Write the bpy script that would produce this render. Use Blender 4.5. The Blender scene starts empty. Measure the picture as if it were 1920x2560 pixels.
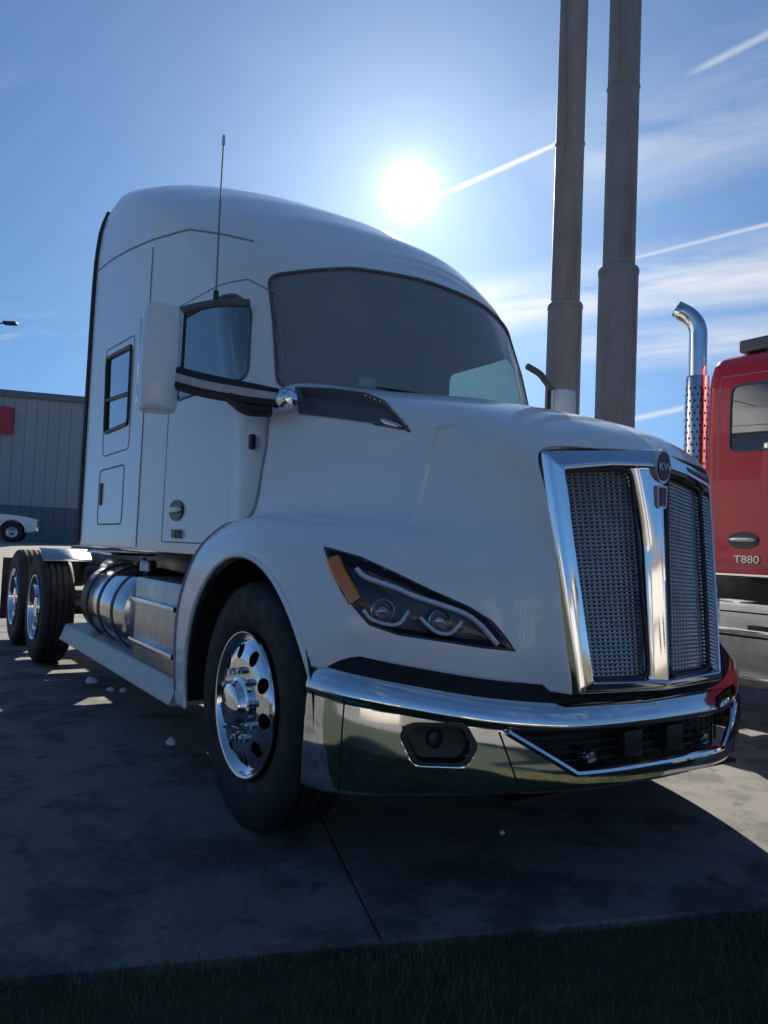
import bpy, bmesh, math, random
import numpy as np
from mathutils import Vector, Matrix
random.seed(7); np.random.seed(7)
R = math.radians
scn = bpy.context.scene
col = scn.collection

# ------------------------------------------------------------------ camera
YAW, PITCH, ROLL = R(33.31), R(2.85), R(2.40)
camd = bpy.data.cameras.new('camera'); cam = bpy.data.objects.new('camera', camd); col.objects.link(cam)
r_ = Vector((math.cos(YAW), -math.sin(YAW), 0))
f_ = Vector((math.sin(YAW)*math.cos(PITCH), math.cos(YAW)*math.cos(PITCH), math.sin(PITCH)))
u_ = r_.cross(f_)
rr = r_*math.cos(ROLL) + u_*math.sin(ROLL); uu = u_*math.cos(ROLL) - r_*math.sin(ROLL)
cam.matrix_world = Matrix(((rr.x, uu.x, -f_.x, -2.457), (rr.y, uu.y, -f_.y, -1.761), (rr.z, uu.z, -f_.z, 1.165), (0, 0, 0, 1)))
camd.sensor_fit = 'VERTICAL'; camd.sensor_height = 36; camd.lens = 26.9
camd.clip_start = 0.05; camd.clip_end = 3000
scn.camera = cam

# ------------------------------------------------------------------ sky and sun
SUN_EL, SUN_HEAD = R(25.7), R(34.2)            # heading measured from +Y towards +X
sun_dir = Vector((math.sin(SUN_HEAD)*math.cos(SUN_EL), math.cos(SUN_HEAD)*math.cos(SUN_EL), math.sin(SUN_EL)))
world = bpy.data.worlds.new('World'); scn.world = world; world.use_nodes = True
wn, wl = world.node_tree.nodes, world.node_tree.links
wn.clear()
def N(t, **k):
    n = wn.new(t)
    for a, b in k.items(): setattr(n, a, b)
    return n
def WM(op, a, b=None, clamp=False):
    n = N('ShaderNodeMath', operation=op, use_clamp=clamp)
    for i, v in enumerate((a, b)):
        if v is None: continue
        if isinstance(v, (int, float)): n.inputs[i].default_value = v
        else: wl.new(v, n.inputs[i])
    return n.outputs[0]
sky = N('ShaderNodeTexSky'); sky.sky_type = 'NISHITA'; sky.sun_disc = False
sky.sun_elevation = SUN_EL; sky.sun_rotation = SUN_HEAD; sky.air_density = 1.0; sky.dust_density = 0.3; sky.ozone_density = 3.0; sky.altitude = 300
tc = N('ShaderNodeTexCoord'); sep = N('ShaderNodeSeparateXYZ'); wl.new(tc.outputs['Generated'], sep.inputs[0])
lift = N('ShaderNodeVectorMath', operation='ADD'); wl.new(tc.outputs['Generated'], lift.inputs[0]); lift.inputs[1].default_value = (0, 0, .16)
nrm = N('ShaderNodeVectorMath', operation='NORMALIZE'); wl.new(lift.outputs[0], nrm.inputs[0]); wl.new(nrm.outputs[0], sky.inputs[0])
SKY_STRENGTH = 0.06
tint = N('ShaderNodeVectorMath', operation='MULTIPLY'); wl.new(sky.outputs[0], tint.inputs[0]); tint.inputs[1].default_value = (.66, .97, 1.19)
zc = WM('ADD', WM('MAXIMUM', sep.outputs[2], 0.0), 0.06)
px = WM('DIVIDE', sep.outputs[0], zc); py = WM('DIVIDE', sep.outputs[1], zc)
cmb = N('ShaderNodeCombineXYZ'); wl.new(px, cmb.inputs[0]); wl.new(py, cmb.inputs[1])
mp = N('ShaderNodeMapping', vector_type='TEXTURE'); mp.inputs['Rotation'].default_value = (0, 0, R(-60)); mp.inputs['Scale'].default_value = (1.1, .30, 1); wl.new(cmb.outputs[0], mp.inputs[0])
n1 = N('ShaderNodeTexNoise'); n1.inputs['Scale'].default_value = 1.1; n1.inputs['Detail'].default_value = 9; n1.inputs['Roughness'].default_value = 0.62; n1.inputs['Distortion'].default_value = 0.6
wl.new(mp.outputs[0], n1.inputs['Vector'])
n2 = N('ShaderNodeTexNoise'); n2.inputs['Scale'].default_value = 0.42; n2.inputs['Detail'].default_value = 3; wl.new(cmb.outputs[0], n2.inputs['Vector'])
rmp = N('ShaderNodeMapRange'); rmp.inputs[1].default_value = 0.52; rmp.inputs[2].default_value = 0.95; wl.new(n1.outputs[0], rmp.inputs[0])
rm2 = N('ShaderNodeMapRange'); rm2.inputs[1].default_value = 0.50; rm2.inputs[2].default_value = 0.72; wl.new(n2.outputs[0], rm2.inputs[0])
cloud = WM('MULTIPLY', rmp.outputs[0], rm2.outputs[0])
def contrail(ax, ay, bx, by, w, amt, soft=.06, wisp=0.0):
    """thin line cloud between two points of the cloud deck (deck coordinates = direction / height)"""
    L = math.hypot(bx-ax, by-ay); tx, ty = (bx-ax)/L, (by-ay)/L
    dx = WM('SUBTRACT', px, ax); dy = WM('SUBTRACT', py, ay)
    s = WM('ADD', WM('MULTIPLY', dx, tx), WM('MULTIPLY', dy, ty))
    d = WM('ABSOLUTE', WM('ADD', WM('MULTIPLY', dx, -ty), WM('MULTIPLY', dy, tx)))
    m = WM('SUBTRACT', 1.0, WM('DIVIDE', d, w), clamp=True)
    e = WM('MULTIPLY', WM('DIVIDE', s, soft, clamp=True), WM('DIVIDE', WM('SUBTRACT', L, s), soft, clamp=True))
    tex = WM('ADD', 0.55, n1.outputs[0]) if not wisp else WM('POWER', WM('MULTIPLY', WM('SUBTRACT', n1.outputs[0], wisp, clamp=True), 3.2, clamp=True), .8)
    return WM('MULTIPLY', WM('MULTIPLY', m, e), WM('MULTIPLY', amt, tex))
for args in ((1.188,.87,1.235,.40,.016,.50),(1.098,1.50,1.175,1.10,.013,.75),(1.70,1.55,1.95,.60,.020,.55),(3.30,2.95,3.18,1.4,.07,.6),
             (1.35,2.55,2.45,.60,.34,.95,.3,.30),(2.15,2.25,3.1,.70,.36,.8,.3,.33),(1.22,1.30,1.55,.30,.28,.5,.2,.30)):
    cloud = WM('MAXIMUM', cloud, contrail(*args))
# aureole: thin high cloud scatters the sun forward
dot = N('ShaderNodeVectorMath', operation='DOT_PRODUCT'); wl.new(tc.outputs['Generated'], dot.inputs[0]); dot.inputs[1].default_value = sun_dir
ang = WM('ARCCOSINE', WM('MINIMUM', dot.outputs['Value'], 1.0))
def lobe(w, a, p): return WM('MULTIPLY', WM('POWER', WM('ADD', 1.0, WM('POWER', WM('DIVIDE', ang, w), 2.0)), -p), a)
aur = WM('ADD', WM('ADD', lobe(R(.85), 5.0/SKY_STRENGTH, 1.75), lobe(R(8.0), .27/SKY_STRENGTH, 1.2)), lobe(R(22.0), .045/SKY_STRENGTH, 1.5))
cc = N('ShaderNodeVectorMath', operation='SCALE'); cc.inputs[0].default_value = (1.0, 1.0, 1.02)
wl.new(WM('ADD', .46/SKY_STRENGTH, WM('MULTIPLY', lobe(R(22.0), 1.0, 1.5), .25/SKY_STRENGTH)), cc.inputs['Scale'])
mx = N('ShaderNodeMix', data_type='RGBA'); wl.new(cloud, mx.inputs[0]); wl.new(tint.outputs[0], mx.inputs[6]); wl.new(cc.outputs[0], mx.inputs[7])
ac = N('ShaderNodeVectorMath', operation='SCALE'); ac.inputs[0].default_value = (0.92, 1.0, 1.05); wl.new(aur, ac.inputs['Scale'])
ad = N('ShaderNodeVectorMath', operation='ADD'); wl.new(mx.outputs[2], ad.inputs[0]); wl.new(ac.outputs[0], ad.inputs[1])
bg = N('ShaderNodeBackground'); bg.inputs[1].default_value = SKY_STRENGTH; wl.new(ad.outputs[0], bg.inputs[0])
wo = N('ShaderNodeOutputWorld'); wl.new(bg.outputs[0], wo.inputs[0])
sund = bpy.data.lights.new('sun', 'SUN'); sund.energy = 5.0; sund.angle = R(0.53); sund.color = (1.0, 0.93, 0.82)
sun = bpy.data.objects.new('sun', sund); col.objects.link(sun); sun.rotation_euler = (-sun_dir).to_track_quat('-Z', 'Y').to_euler()
scn.view_settings.view_transform = 'Standard'; scn.view_settings.look = 'None'; scn.view_settings.gamma = 1.0; scn.view_settings.use_curve_mapping = False
scn.view_settings.exposure = 0.66
scn.cycles.max_bounces = 10; scn.cycles.glossy_bounces = 5; scn.cycles.transparent_max_bounces = 16; scn.cycles.caustics_reflective = False; scn.cycles.caustics_refractive = False
scn.cycles.sample_clamp_indirect = 6.0

# ------------------------------------------------------------------ materials
MATS = {}
class NT:
    def __init__(s, name):
        s.m = bpy.data.materials.new(name); s.m.use_nodes = True; s.t = s.m.node_tree; s.n = s.t.nodes; s.l = s.t.links
        s.b = s.n['Principled BSDF']; s.out = s.n['Material Output']
        s.tc = s.n.new('ShaderNodeTexCoord')
    def set(s, **k):
        for a, v in k.items(): s.b.inputs[a.replace('_', ' ')].default_value = v
        return s
    def noise(s, scale, detail=4, rough=.55, vec=None, stretch=None, coord='Object'):
        n = s.n.new('ShaderNodeTexNoise'); n.inputs['Scale'].default_value = scale; n.inputs['Detail'].default_value = detail; n.inputs['Roughness'].default_value = rough
        v = vec or s.tc.outputs[coord]
        if stretch:
            mpn = s.n.new('ShaderNodeMapping'); mpn.inputs['Scale'].default_value = stretch; s.l.new(v, mpn.inputs[0]); v = mpn.outputs[0]
        s.l.new(v, n.inputs['Vector']); return n.outputs[0]
    def ramp(s, f, stops):
        n = s.n.new('ShaderNodeValToRGB'); e = n.color_ramp.elements
        while len(e) < len(stops): e.new(.5)
        for i, (p, c) in enumerate(stops):
            e[i].position = p; e[i].color = (c if len(c) == 4 else (*c, 1)) if hasattr(c, '__len__') else (c, c, c, 1)
        s.l.new(f, n.inputs[0]); return n.outputs[0]
    def mix(s, f, a, b, blend='MIX'):
        n = s.n.new('ShaderNodeMix'); n.data_type = 'RGBA'; n.blend_type = blend
        for sock, v in ((n.inputs[0], f), (n.inputs[6], a), (n.inputs[7], b)):
            if hasattr(v, 'is_linked') or hasattr(v, 'links'): s.l.new(v, sock)
            elif isinstance(v, (int, float)): sock.default_value = v if sock.type == 'VALUE' else (v, v, v, 1)
            else: sock.default_value = (*v, 1)
        return n.outputs[2]
    def bump(s, h, strength=.3, dist=.01):
        n = s.n.new('ShaderNodeBump'); n.inputs['Strength'].default_value = strength; n.inputs['Distance'].default_value = dist
        s.l.new(h, n.inputs['Height']); s.l.new(n.outputs[0], s.b.inputs['Normal']); return n
    def col(s, c): s.l.new(c, s.b.inputs['Base Color'])
    def rough(s, c): s.l.new(c, s.b.inputs['Roughness'])
def paint(name, c, rough=.32, coat=.6):
    k = NT(name); k.set(Roughness=rough, Coat_Weight=coat, Coat_Roughness=.04)
    n = k.noise(3.0, 5); d = k.noise(40, 3)
    k.col(k.mix(k.ramp(n, [(.35, 0.0), (.75, .13)]), c, tuple(x*.72+.01 for x in c)))
    k.b.inputs['Coat Normal']
    bn = k.n.new('ShaderNodeBump'); bn.inputs['Strength'].default_value = .025; bn.inputs['Distance'].default_value = .004
    k.l.new(d, bn.inputs['Height']); k.l.new(bn.outputs[0], k.b.inputs['Coat Normal'])
    return k.m
def simple(name, c, rough=.5, metal=0.0, var=.25, scale=12, bump=0.0, **kw):
    k = NT(name); k.set(Roughness=rough, Metallic=metal, **kw)
    n = k.noise(scale, 5)
    k.col(k.mix(k.ramp(n, [(.3, 0.0), (.75, 1.0)]), c, tuple(x*(1-var) for x in c)))
    k.rough(k.ramp(k.noise(scale*.6, 4), [(.3, max(0, rough*(1-var*.6))), (.8, min(1, rough*(1+var*.6)))]))
    if bump: k.bump(k.noise(scale*4, 4), bump, .004)
    return k.m
def glass(name, tint, gloss_r=.02, extra=.0, mixin=None):
    k = NT(name); n = k.n; l = k.l
    tr = n.new('ShaderNodeBsdfTransparent'); tr.inputs[0].default_value = (*tint, 1)
    gl = n.new('ShaderNodeBsdfGlossy'); gl.inputs['Roughness'].default_value = gloss_r; gl.inputs[0].default_value = (1, 1, 1, 1)
    lw = n.new('ShaderNodeLayerWeight'); lw.inputs[0].default_value = .5; fr = n.new('ShaderNodeMath'); fr.operation = 'POWER'; l.new(lw.outputs['Facing'], fr.inputs[0]); fr.inputs[1].default_value = 5.0
    ma = n.new('ShaderNodeMath'); ma.operation = 'ADD'; ma.use_clamp = True; l.new(fr.outputs[0], ma.inputs[0]); ma.inputs[1].default_value = extra+.04
    ms = n.new('ShaderNodeMixShader'); l.new(ma.outputs[0], ms.inputs[0]); l.new(tr.outputs[0], ms.inputs[1]); l.new(gl.outputs[0], ms.inputs[2])
    last = ms.outputs[0]
    if mixin:                                   # grey film, strong on the windshield to paint in sun-glare haze
        df = n.new('ShaderNodeBsdfDiffuse'); df.inputs[0].default_value = (*mixin[0], 1)
        m2 = n.new('ShaderNodeMixShader'); m2.inputs[0].default_value = mixin[1]
        l.new(k.ramp(k.noise(6, 5), [(.2, mixin[1]*.9), (.8, mixin[1]*1.1)]), m2.inputs[0])
        l.new(last, m2.inputs[1]); l.new(df.outputs[0], m2.inputs[2]); last = m2.outputs[0]
    l.new(last, k.out.inputs[0]); n.remove(k.b)
    return k.m
M = {}
M['white'] = paint('white_paint', (.84, .84, .84))
M['red'] = paint('red_paint', (.58, .010, .030), .4, .35)
M['chrome'] = simple('chrome', (.82, .83, .85), .06, 1.0, .06, 6)
M['alu'] = simple('polished_aluminium', (.72, .73, .75), .17, 1.0, .15, 14)
M['brushed'] = simple('dull_aluminium', (.50, .51, .52), .38, 1.0, .25, 18)
M['step'] = simple('step_aluminium', (.62, .61, .58), .55, .35, .2, 18)
M['rubber'] = simple('tyre_rubber', (.022, .022, .023), .75, 0, .35, 25, .25)
M['black'] = simple('black_plastic', (.016, .017, .019), .45, 0, .3, 20)
M['satin'] = simple('satin_black_frame', (.022, .023, .026), .55, .0, .4, 9, .1)
M['grillemesh'] = simple('grille_mesh', (.55, .57, .59), .35, .7, .3, 20)
M['gap'] = simple('panel_gap', (.30, .305, .32), .8, 0, .2, 20)
M['gasket'] = simple('rubber_seal', (.07, .072, .078), .6, 0, .2, 20)
M['trim'] = simple('grey_plastic', (.13, .13, .137), .6, 0, .2, 20)
M['seat'] = simple('seat_fabric', (.06, .06, .065), .9, 0, .3, 30, .3)
M['interior'] = simple('interior_plastic', (.085, .085, .085), .8, 0, .2, 20)
M['glass'] = glass('windshield_glass', (.62, .74, .68), .02, .05, ((.48, .49, .49), .42))
M['sglass'] = glass('side_glass', (.55, .72, .66), .015, .20, ((.4, .42, .42), .05))
M['dglass'] = glass('sleeper_glass', (.10, .12, .13), .015, .30)
M['lens'] = glass('clear_lens', (.95, .96, .98), .01, -.02)
M['amber'] = simple('amber_lens', (1.0, .27, .015), .18, 0, .25, 30, 0, Coat_Weight=.8)
M['redlens'] = simple('red_lens', (.5, .02, .015), .2, 0, .15, 30)
M['drl'] = simple('light_guide', (.80, .83, .86), .25, 0, .12, 30)
M['projector'] = simple('projector_lens', (.42, .45, .50), .12, .9, .2, 30)
M['lamp_housing'] = simple('lamp_housing', (.030, .033, .040), .35, 0, .2, 30)
M['mirror'] = simple('mirror_glass', (.85, .87, .88), .02, 1.0, .02, 5)
M['badge_red'] = simple('badge_enamel', (.16, .03, .06), .25, 0, .2, 30)
M['badge_dark'] = simple('badge_dark', (.03, .03, .035), .4, 0, .2, 30)
M['letter'] = simple('silver_letter', (.72, .73, .74), .3, .6, .1, 30)
M['heat'] = simple('heat_shield', (.62, .62, .63), .2, 1.0, .3, 25)
M['bore'] = simple('sooty_bore', (.012, .012, .012), .9, 0, .3, 20)
k = NT('painted_steel_post'); st = k.noise(5.0, 6, .65, stretch=(1, 1, .06)); pt = k.noise(2.2, 5, .6)
c = k.mix(k.ramp(pt, [(.35, 0.0), (.7, 1.0)]), (.28, .26, .245), (.22, .205, .19)); c = k.mix(k.ramp(st, [(.52, 0.0), (.70, .75)]), c, (.15, .105, .075)); k.col(c); k.set(Roughness=.6); k.bump(k.noise(20, 4), .15, .006); M['pole'] = k.m
M['box'] = simple('grey_box_paint', (.42, .43, .44), .5, 0, .15, 10)

# ------------------------------------------------------------------ mesh helpers
def link(o, parent=None):
    col.objects.link(o)
    if parent: o.parent = parent
    return o
def mk(name, V, F, mat, parent=None, smooth=True, kind=None, sharp=None):
    me = bpy.data.meshes.new(name); me.from_pydata([tuple(map(float, v)) for v in V], [], [tuple(map(int, f)) for f in F]); me.update()
    if mat: me.materials.append(mat)
    if smooth:
        me.polygons.foreach_set('use_smooth', [True]*len(me.polygons))
        if sharp: me.set_sharp_from_angle(angle=R(sharp))
    o = bpy.data.objects.new(name, me); link(o, parent)
    if kind: o['kind'] = kind
    return o
def empty(name, loc=(0, 0, 0), rz=0, label=None, cat=None, group=None):
    o = bpy.data.objects.new(name, None); o.empty_display_size = .3; o.location = loc; o.rotation_euler = (0, 0, rz); link(o)
    tag(o, label, cat, group); return o
def tag(o, label=None, cat=None, group=None, kind=None):
    if label: o['label'] = label
    if cat: o['category'] = cat
    if group: o['group'] = group
    if kind: o['kind'] = kind
    return o
def cr(P, n):
    """Catmull-Rom through P (k,d) sampled at n values"""
    P = np.asarray(P, float); k = len(P); Q = np.vstack([2*P[0]-P[1], P, 2*P[-1]-P[-2]])
    t = np.linspace(0, k-1, n); i = np.minimum(t.astype(int), k-2); u = (t-i)[:, None]
    a, b, c, d = Q[i], Q[i+1], Q[i+2], Q[i+3]
    return .5*((2*b)+(-a+c)*u+(2*a-5*b+4*c-d)*u**2+(-a+3*b-3*c+d)*u**3)
def net(rows, nr, nc):
    A = np.array([cr(r, nc) for r in rows]); return np.stack([cr(A[:, j], nr) for j in range(nc)], 1)
class MB:
    def __init__(s): s.V = []; s.F = []
    def add(s, V, F):
        o = len(s.V); s.V += [tuple(v) for v in V]; s.F += [tuple(i+o for i in f) for f in F]; return s
    def box(s, c, d, bev=0.0, rot=None):
        bm = bmesh.new(); bmesh.ops.create_cube(bm, size=1)
        bmesh.ops.scale(bm, vec=d, verts=bm.verts)
        if bev: bmesh.ops.bevel(bm, geom=bm.edges[:], offset=min(bev, min(d)*.45), segments=2, profile=.6, affect='EDGES')
        mt = Matrix.Translation(c) @ (rot.to_4x4() if rot else Matrix.Identity(4))
        bm.transform(mt); bm.verts.index_update()
        s.add([v.co[:] for v in bm.verts], [[v.index for v in f.verts] for f in bm.faces]); bm.free(); return s
    def tube(s, path, r, seg=8, closed=False, cap=True, flat=None):
        """sweep a circle (or ellipse flat=(a,b,updir)) along a path"""
        P = [Vector(p) for p in path]; n = len(P); V = []; F = []
        rs = r if hasattr(r, '__len__') else [r]*n
        T = []
        for i in range(n):
            a = P[i-1] if (i or closed) else P[0]; b = P[(i+1) % n] if (i < n-1 or closed) else P[-1]
            T.append((b-a).normalized())
        up = Vector(flat[2]) if flat else (Vector((0, 0, 1)) if abs(T[0].z) < .9 else Vector((0, 1, 0)))
        for i in range(n):
            t = T[i]; y = up-t*up.dot(t); y = y.normalized() if y.length > 1e-6 else Vector((1, 0, 0)); x = t.cross(y)
            if not flat: up = y
            for k in range(seg):
                a = 2*math.pi*k/seg
                if flat: V.append(P[i]+x*math.cos(a)*flat[0]*(rs[i])+y*math.sin(a)*flat[1]*(rs[i]))
                else: V.append(P[i]+x*math.cos(a)*rs[i]+y*math.sin(a)*rs[i])
        m = n if closed else n-1
        for i in range(m):
            for k in range(seg):
                a, b = i*seg+k, i*seg+(k+1) % seg; c, d = ((i+1) % n)*seg+(k+1) % seg, ((i+1) % n)*seg+k
                F.append((a, b, c, d))
        if cap and not closed: F.append(tuple(range(seg))[::-1]); F.append(tuple((n-1)*seg+k for k in range(seg)))
        return s.add([v[:] for v in V], F)
    def lathe(s, prof, c=(0, 0, 0), axis='x', seg=64, sgn=1):
        """prof: (radius, along-axis)"""
        V = []; F = []; n = len(prof)
        for r, h in prof:
            for k in range(seg):
                a = 2*math.pi*k/seg; p, q = r*math.cos(a), r*math.sin(a)
                V.append({'x': (c[0]+sgn*h, c[1]+p, c[2]+q), 'y': (c[0]+p, c[1]+h, c[2]+q), 'z': (c[0]+p, c[1]+q, c[2]+h)}[axis])
        for i in range(n-1):
            for k in range(seg): F.append((i*seg+k, i*seg+(k+1) % seg, (i+1)*seg+(k+1) % seg, (i+1)*seg+k))
        return s.add(V, F)
    def disc(s, c, r, axis='x', seg=24):
        V = [c]; 
        for k in range(seg):
            a = 2*math.pi*k/seg; p, q = r*math.cos(a), r*math.sin(a)
            V.append({'x': (c[0], c[1]+p, c[2]+q), 'y': (c[0]+p, c[1], c[2]+q), 'z': (c[0]+p, c[1]+q, c[2])}[axis])
        return s.add(V, [(0, 1+k, 1+(k+1) % seg) for k in range(seg)])
    def prism(s, poly, a, b, axis='x'):
        """polygon in the two other axes, extruded from a to b"""
        n = len(poly); f = {'x': lambda p, h: (h, p[0], p[1]), 'y': lambda p, h: (p[0], h, p[1]), 'z': lambda p, h: (p[0], p[1], h)}[axis]
        V = [f(p, a) for p in poly]+[f(p, b) for p in poly]
        F = [tuple(range(n)), tuple(range(2*n-1, n-1, -1))]+[(i, i+n, (i+1) % n+n, (i+1) % n) for i in range(n)]
        return s.add(V, F)
    def build(s, name, mat, parent=None, smooth=True, sharp=35, kind=None):
        return mk(name, s.V, s.F, mat, parent, smooth, kind, sharp)
def inpoly(x, y, poly):
    x = np.asarray(x); y = np.asarray(y); r = np.zeros(x.shape, bool); n = len(poly)
    for i in range(n):
        (x1, y1), (x2, y2) = poly[i], poly[(i+1) % n]
        c = ((y1 > y) != (y2 > y)) & (x < (x2-x1)*(y-y1)/((y2-y1) or 1e-9)+x1); r ^= c
    return r
def dense(poly, step, closed=True):
    out = []; n = len(poly)
    for i in range(n if closed else n-1):
        a = np.array(poly[i], float); b = np.array(poly[(i+1) % n], float); k = max(1, int(np.linalg.norm(b-a)/step))
        out += [a+(b-a)*j/k for j in range(k)]
    if not closed: out.append(np.array(poly[-1], float))
    return out
def rounded(poly, r, seg=4):
    """round the corners of a 2D polygon"""
    out = []; n = len(poly)
    for i in range(n):
        p0, p, p1 = (np.array(poly[(i+k) % n], float) for k in (-1, 0, 1))
        a = p0-p; b = p1-p; d = min(r, np.linalg.norm(a)*.45, np.linalg.norm(b)*.45)
        a = p+a/np.linalg.norm(a)*d; b = p+b/np.linalg.norm(b)*d
        for k in range(seg+1):
            t = k/seg; out.append((1-t)**2*a+2*t*(1-t)*p+t*t*b)
    return [tuple(v) for v in out]

# ------------------------------------------------------------------ truck surfaces (truck frame: front towards -Y, passenger side -X)
#NET-BEGIN
HOOD_ROWS = [
 [(0,.105,1.585),(0,.19,1.655),(0,.34,1.725),(0,.55,1.79),(0,.78,1.85),(0,1.0,1.89),(0,1.15,1.915),(0,1.28,1.935)],
 [(-.25,.14,1.575),(-.26,.22,1.65),(-.29,.37,1.718),(-.33,.57,1.782),(-.37,.80,1.84),(-.42,1.04,1.883),(-.46,1.22,1.915),(-.50,1.39,1.945)],
 [(-.500,.212,1.548),(-.51,.28,1.60),(-.55,.42,1.655),(-.60,.6,1.71),(-.67,.85,1.77),(-.74,1.1,1.82),(-.81,1.35,1.87),(-.88,1.58,1.925)],
 [(-.486,.196,1.38),(-.515,.28,1.42),(-.575,.44,1.46),(-.635,.62,1.495),(-.715,.87,1.525),(-.80,1.10,1.55),(-.885,1.33,1.57),(-.965,1.55,1.585)],
 [(-.457,.157,1.15),(-.50,.25,1.20),(-.585,.42,1.25),(-.68,.60,1.278),(-.775,.85,1.303),(-.86,1.10,1.318),(-.935,1.34,1.32),(-1.00,1.58,1.31)],
 [(-.447,.142,1.0),(-.54,.255,1.04),(-.74,.40,1.13),(-.92,.56,1.21),(-1.04,.79,1.262),(-1.10,1.1,1.283),(-1.115,1.4,1.278),(-1.11,1.66,1.245)],
 [(-.438,.128,.90),(-.555,.258,.93),(-.80,.395,1.02),(-1.03,.545,1.10),(-1.145,.78,1.165),(-1.185,1.1,1.195),(-1.192,1.4,1.187),(-1.185,1.78,1.12)],
 [(-.430,.115,.80),(-.55,.245,.81),(-.82,.385,.86),(-1.07,.535,.92),(-1.18,.76,.975),(-1.205,1.1,1.01),(-1.208,1.42,.99),(-1.20,1.93,.92)],
 [(-.418,.10,.70),(-.53,.235,.705),(-.80,.375,.715),(-1.06,.53,.74),(-1.185,.71,.76),(-1.21,1.1,.76),(-1.21,1.45,.75),(-1.20,1.99,.70)],
 [(-.41,.10,.50),(-.52,.235,.50),(-.79,.375,.50),(-1.05,.53,.50),(-1.18,.71,.50),(-1.205,1.1,.45),(-1.20,1.5,.40),(-1.185,1.98,.36)],
]
AX_Y, AX_Z, ARCH = 1.22, .505, .615
#NET-END
ZT = [1.10,1.5,1.80,1.90,2.3,2.57,2.7,2.85,3.05,3.32,3.55,3.75,3.9,4.0,4.06,4.09]
HIGH = dict(z=ZT, yf=[1.50,1.50,1.50,1.34,1.47,1.60,1.68,1.83,2.06,2.50,2.95,3.40,3.82,4.15,4.4,4.6],
            D=[.30,.30,.35,.68,.72,.72,.75,.78,.80,.80,.80,.80,.75,.60,.4,.25],
            w=[1,1,1,1,1,1,1,1,1,.998,.992,.975,.945,.90,.83,.70], yr=5.0, xr=1.06, ztop=4.09)
DAY = dict(z=[1.10,1.5,1.80,1.90,2.3,2.5,2.6,2.68,2.74,2.78,2.80], yf=[1.50,1.50,1.50,1.34,1.47,1.57,1.64,1.74,1.90,2.10,2.30],
           D=[.30,.30,.35,.68,.72,.70,.66,.60,.5,.4,.3], w=[1,1,1,1,.995,.985,.965,.93,.87,.78,.6], yr=2.95, xr=1.04, ztop=2.80)
def side_x(c, y): return .985+(c['xr']-.985)*np.clip((np.asarray(y)-1.9)/1.4, 0, 1)
def cab_grid(c):
    """half shell, rows by height, columns from the nose centre line round to the back centre line (negative x)"""
    z = np.concatenate([np.arange(1.10, c['ztop']-.12, .02), np.linspace(c['ztop']-.12, c['ztop'], 14)])
    yf = np.interp(z, c['z'], c['yf']); D = np.interp(z, c['z'], c['D']); w = np.interp(z, c['z'], c['w'])
    ker = np.ones(5)/5
    def sm(a): return np.convolve(np.pad(a, 2, mode='edge'), ker, 'valid')
    yf, D = sm(yf), sm(D)
    P = 2.2; th = np.linspace(0, math.pi/2, 70); yr = c['yr']; rc = .07
    G = []
    for k in range(len(z)):
        yc = min(yf[k]+D[k], yr-.15)
        xw = side_x(c, yc)*w[k]
        X = xw*np.sin(th)**(2/P); Y = yf[k]+(yc-yf[k])*(1-np.cos(th)**(2/P))
        ys = np.linspace(yc, yr-rc, 130)[1:]; xs = side_x(c, ys)*w[k]
        a = np.linspace(0, math.pi/2, 7)[1:]; xe = xs[-1]
        xc = xe-rc*(1-np.cos(a)); yc2 = yr-rc+rc*np.sin(a)
        xb = np.linspace(xc[-1], 0, 12)[1:]; yb = np.full(11, yr)
        x = np.concatenate([X, xs, xc, xb]); y = np.concatenate([Y, ys, yc2, yb])
        G.append(np.stack([-x, y, np.full(len(x), z[k])], 1))
    return np.array(G)
def quads(nr, nc):
    i, j = np.meshgrid(np.arange(nr-1), np.arange(nc-1), indexing='ij'); a = i*nc+j
    return np.stack([a, a+1, a+nc+1, a+nc], -1).reshape(-1, 4)
def submesh(V, F, mask, flip=False):
    F = F[mask]; u, inv = np.unique(F, return_inverse=True); F2 = inv.reshape(-1, 4)
    if flip: F2 = F2[:, ::-1]
    return V[u], F2
WS_POLY = rounded([(-.865,1.945),(.865,1.945),(.845,2.57),(.45,2.655),(0,2.68),(-.45,2.655),(-.845,2.57)], .05)
DW_POLY = rounded([(1.83,2.00),(1.90,2.38),(2.03,2.49),(2.74,2.50),(2.74,2.00)], .07)
DOOR_POLY = [(1.60,1.16),(1.60,1.85),(1.66,2.02),(1.80,2.45),(1.98,2.56),(2.83,2.58),(2.83,1.16)]
SW_POLY = rounded([(3.64,1.97),(4.30,1.97),(4.36,2.56),(3.66,2.52)], .05)
SP_POLY = rounded([(3.60,1.79),(4.33,1.79),(4.42,2.63),(3.60,2.585)], .05)
LUG_POLY = rounded([(3.68,1.27),(4.38,1.27),(4.38,1.685),(3.68,1.685)], .05)
def side_path(c, poly, sg, off=.0, step=.03, closed=True):
    out = []
    for y, z in dense(poly, step, closed):
        w = np.interp(z, c['z'], c['w'])
        yc = np.interp(z, c['z'], c['yf'])+np.interp(z, c['z'], c['D'])
        x = float(side_x(c, max(y, yc))*w)
        if y < yc:
            D = np.interp(z, c['z'], c['D']); t = min(1, max(0, 1-(y-(yc-D))/D)); x = float(side_x(c, yc)*w*(max(0, 1-t**2.2))**(1/2.2))
        out.append((sg*(x+off), y, z))
    return out
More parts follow.
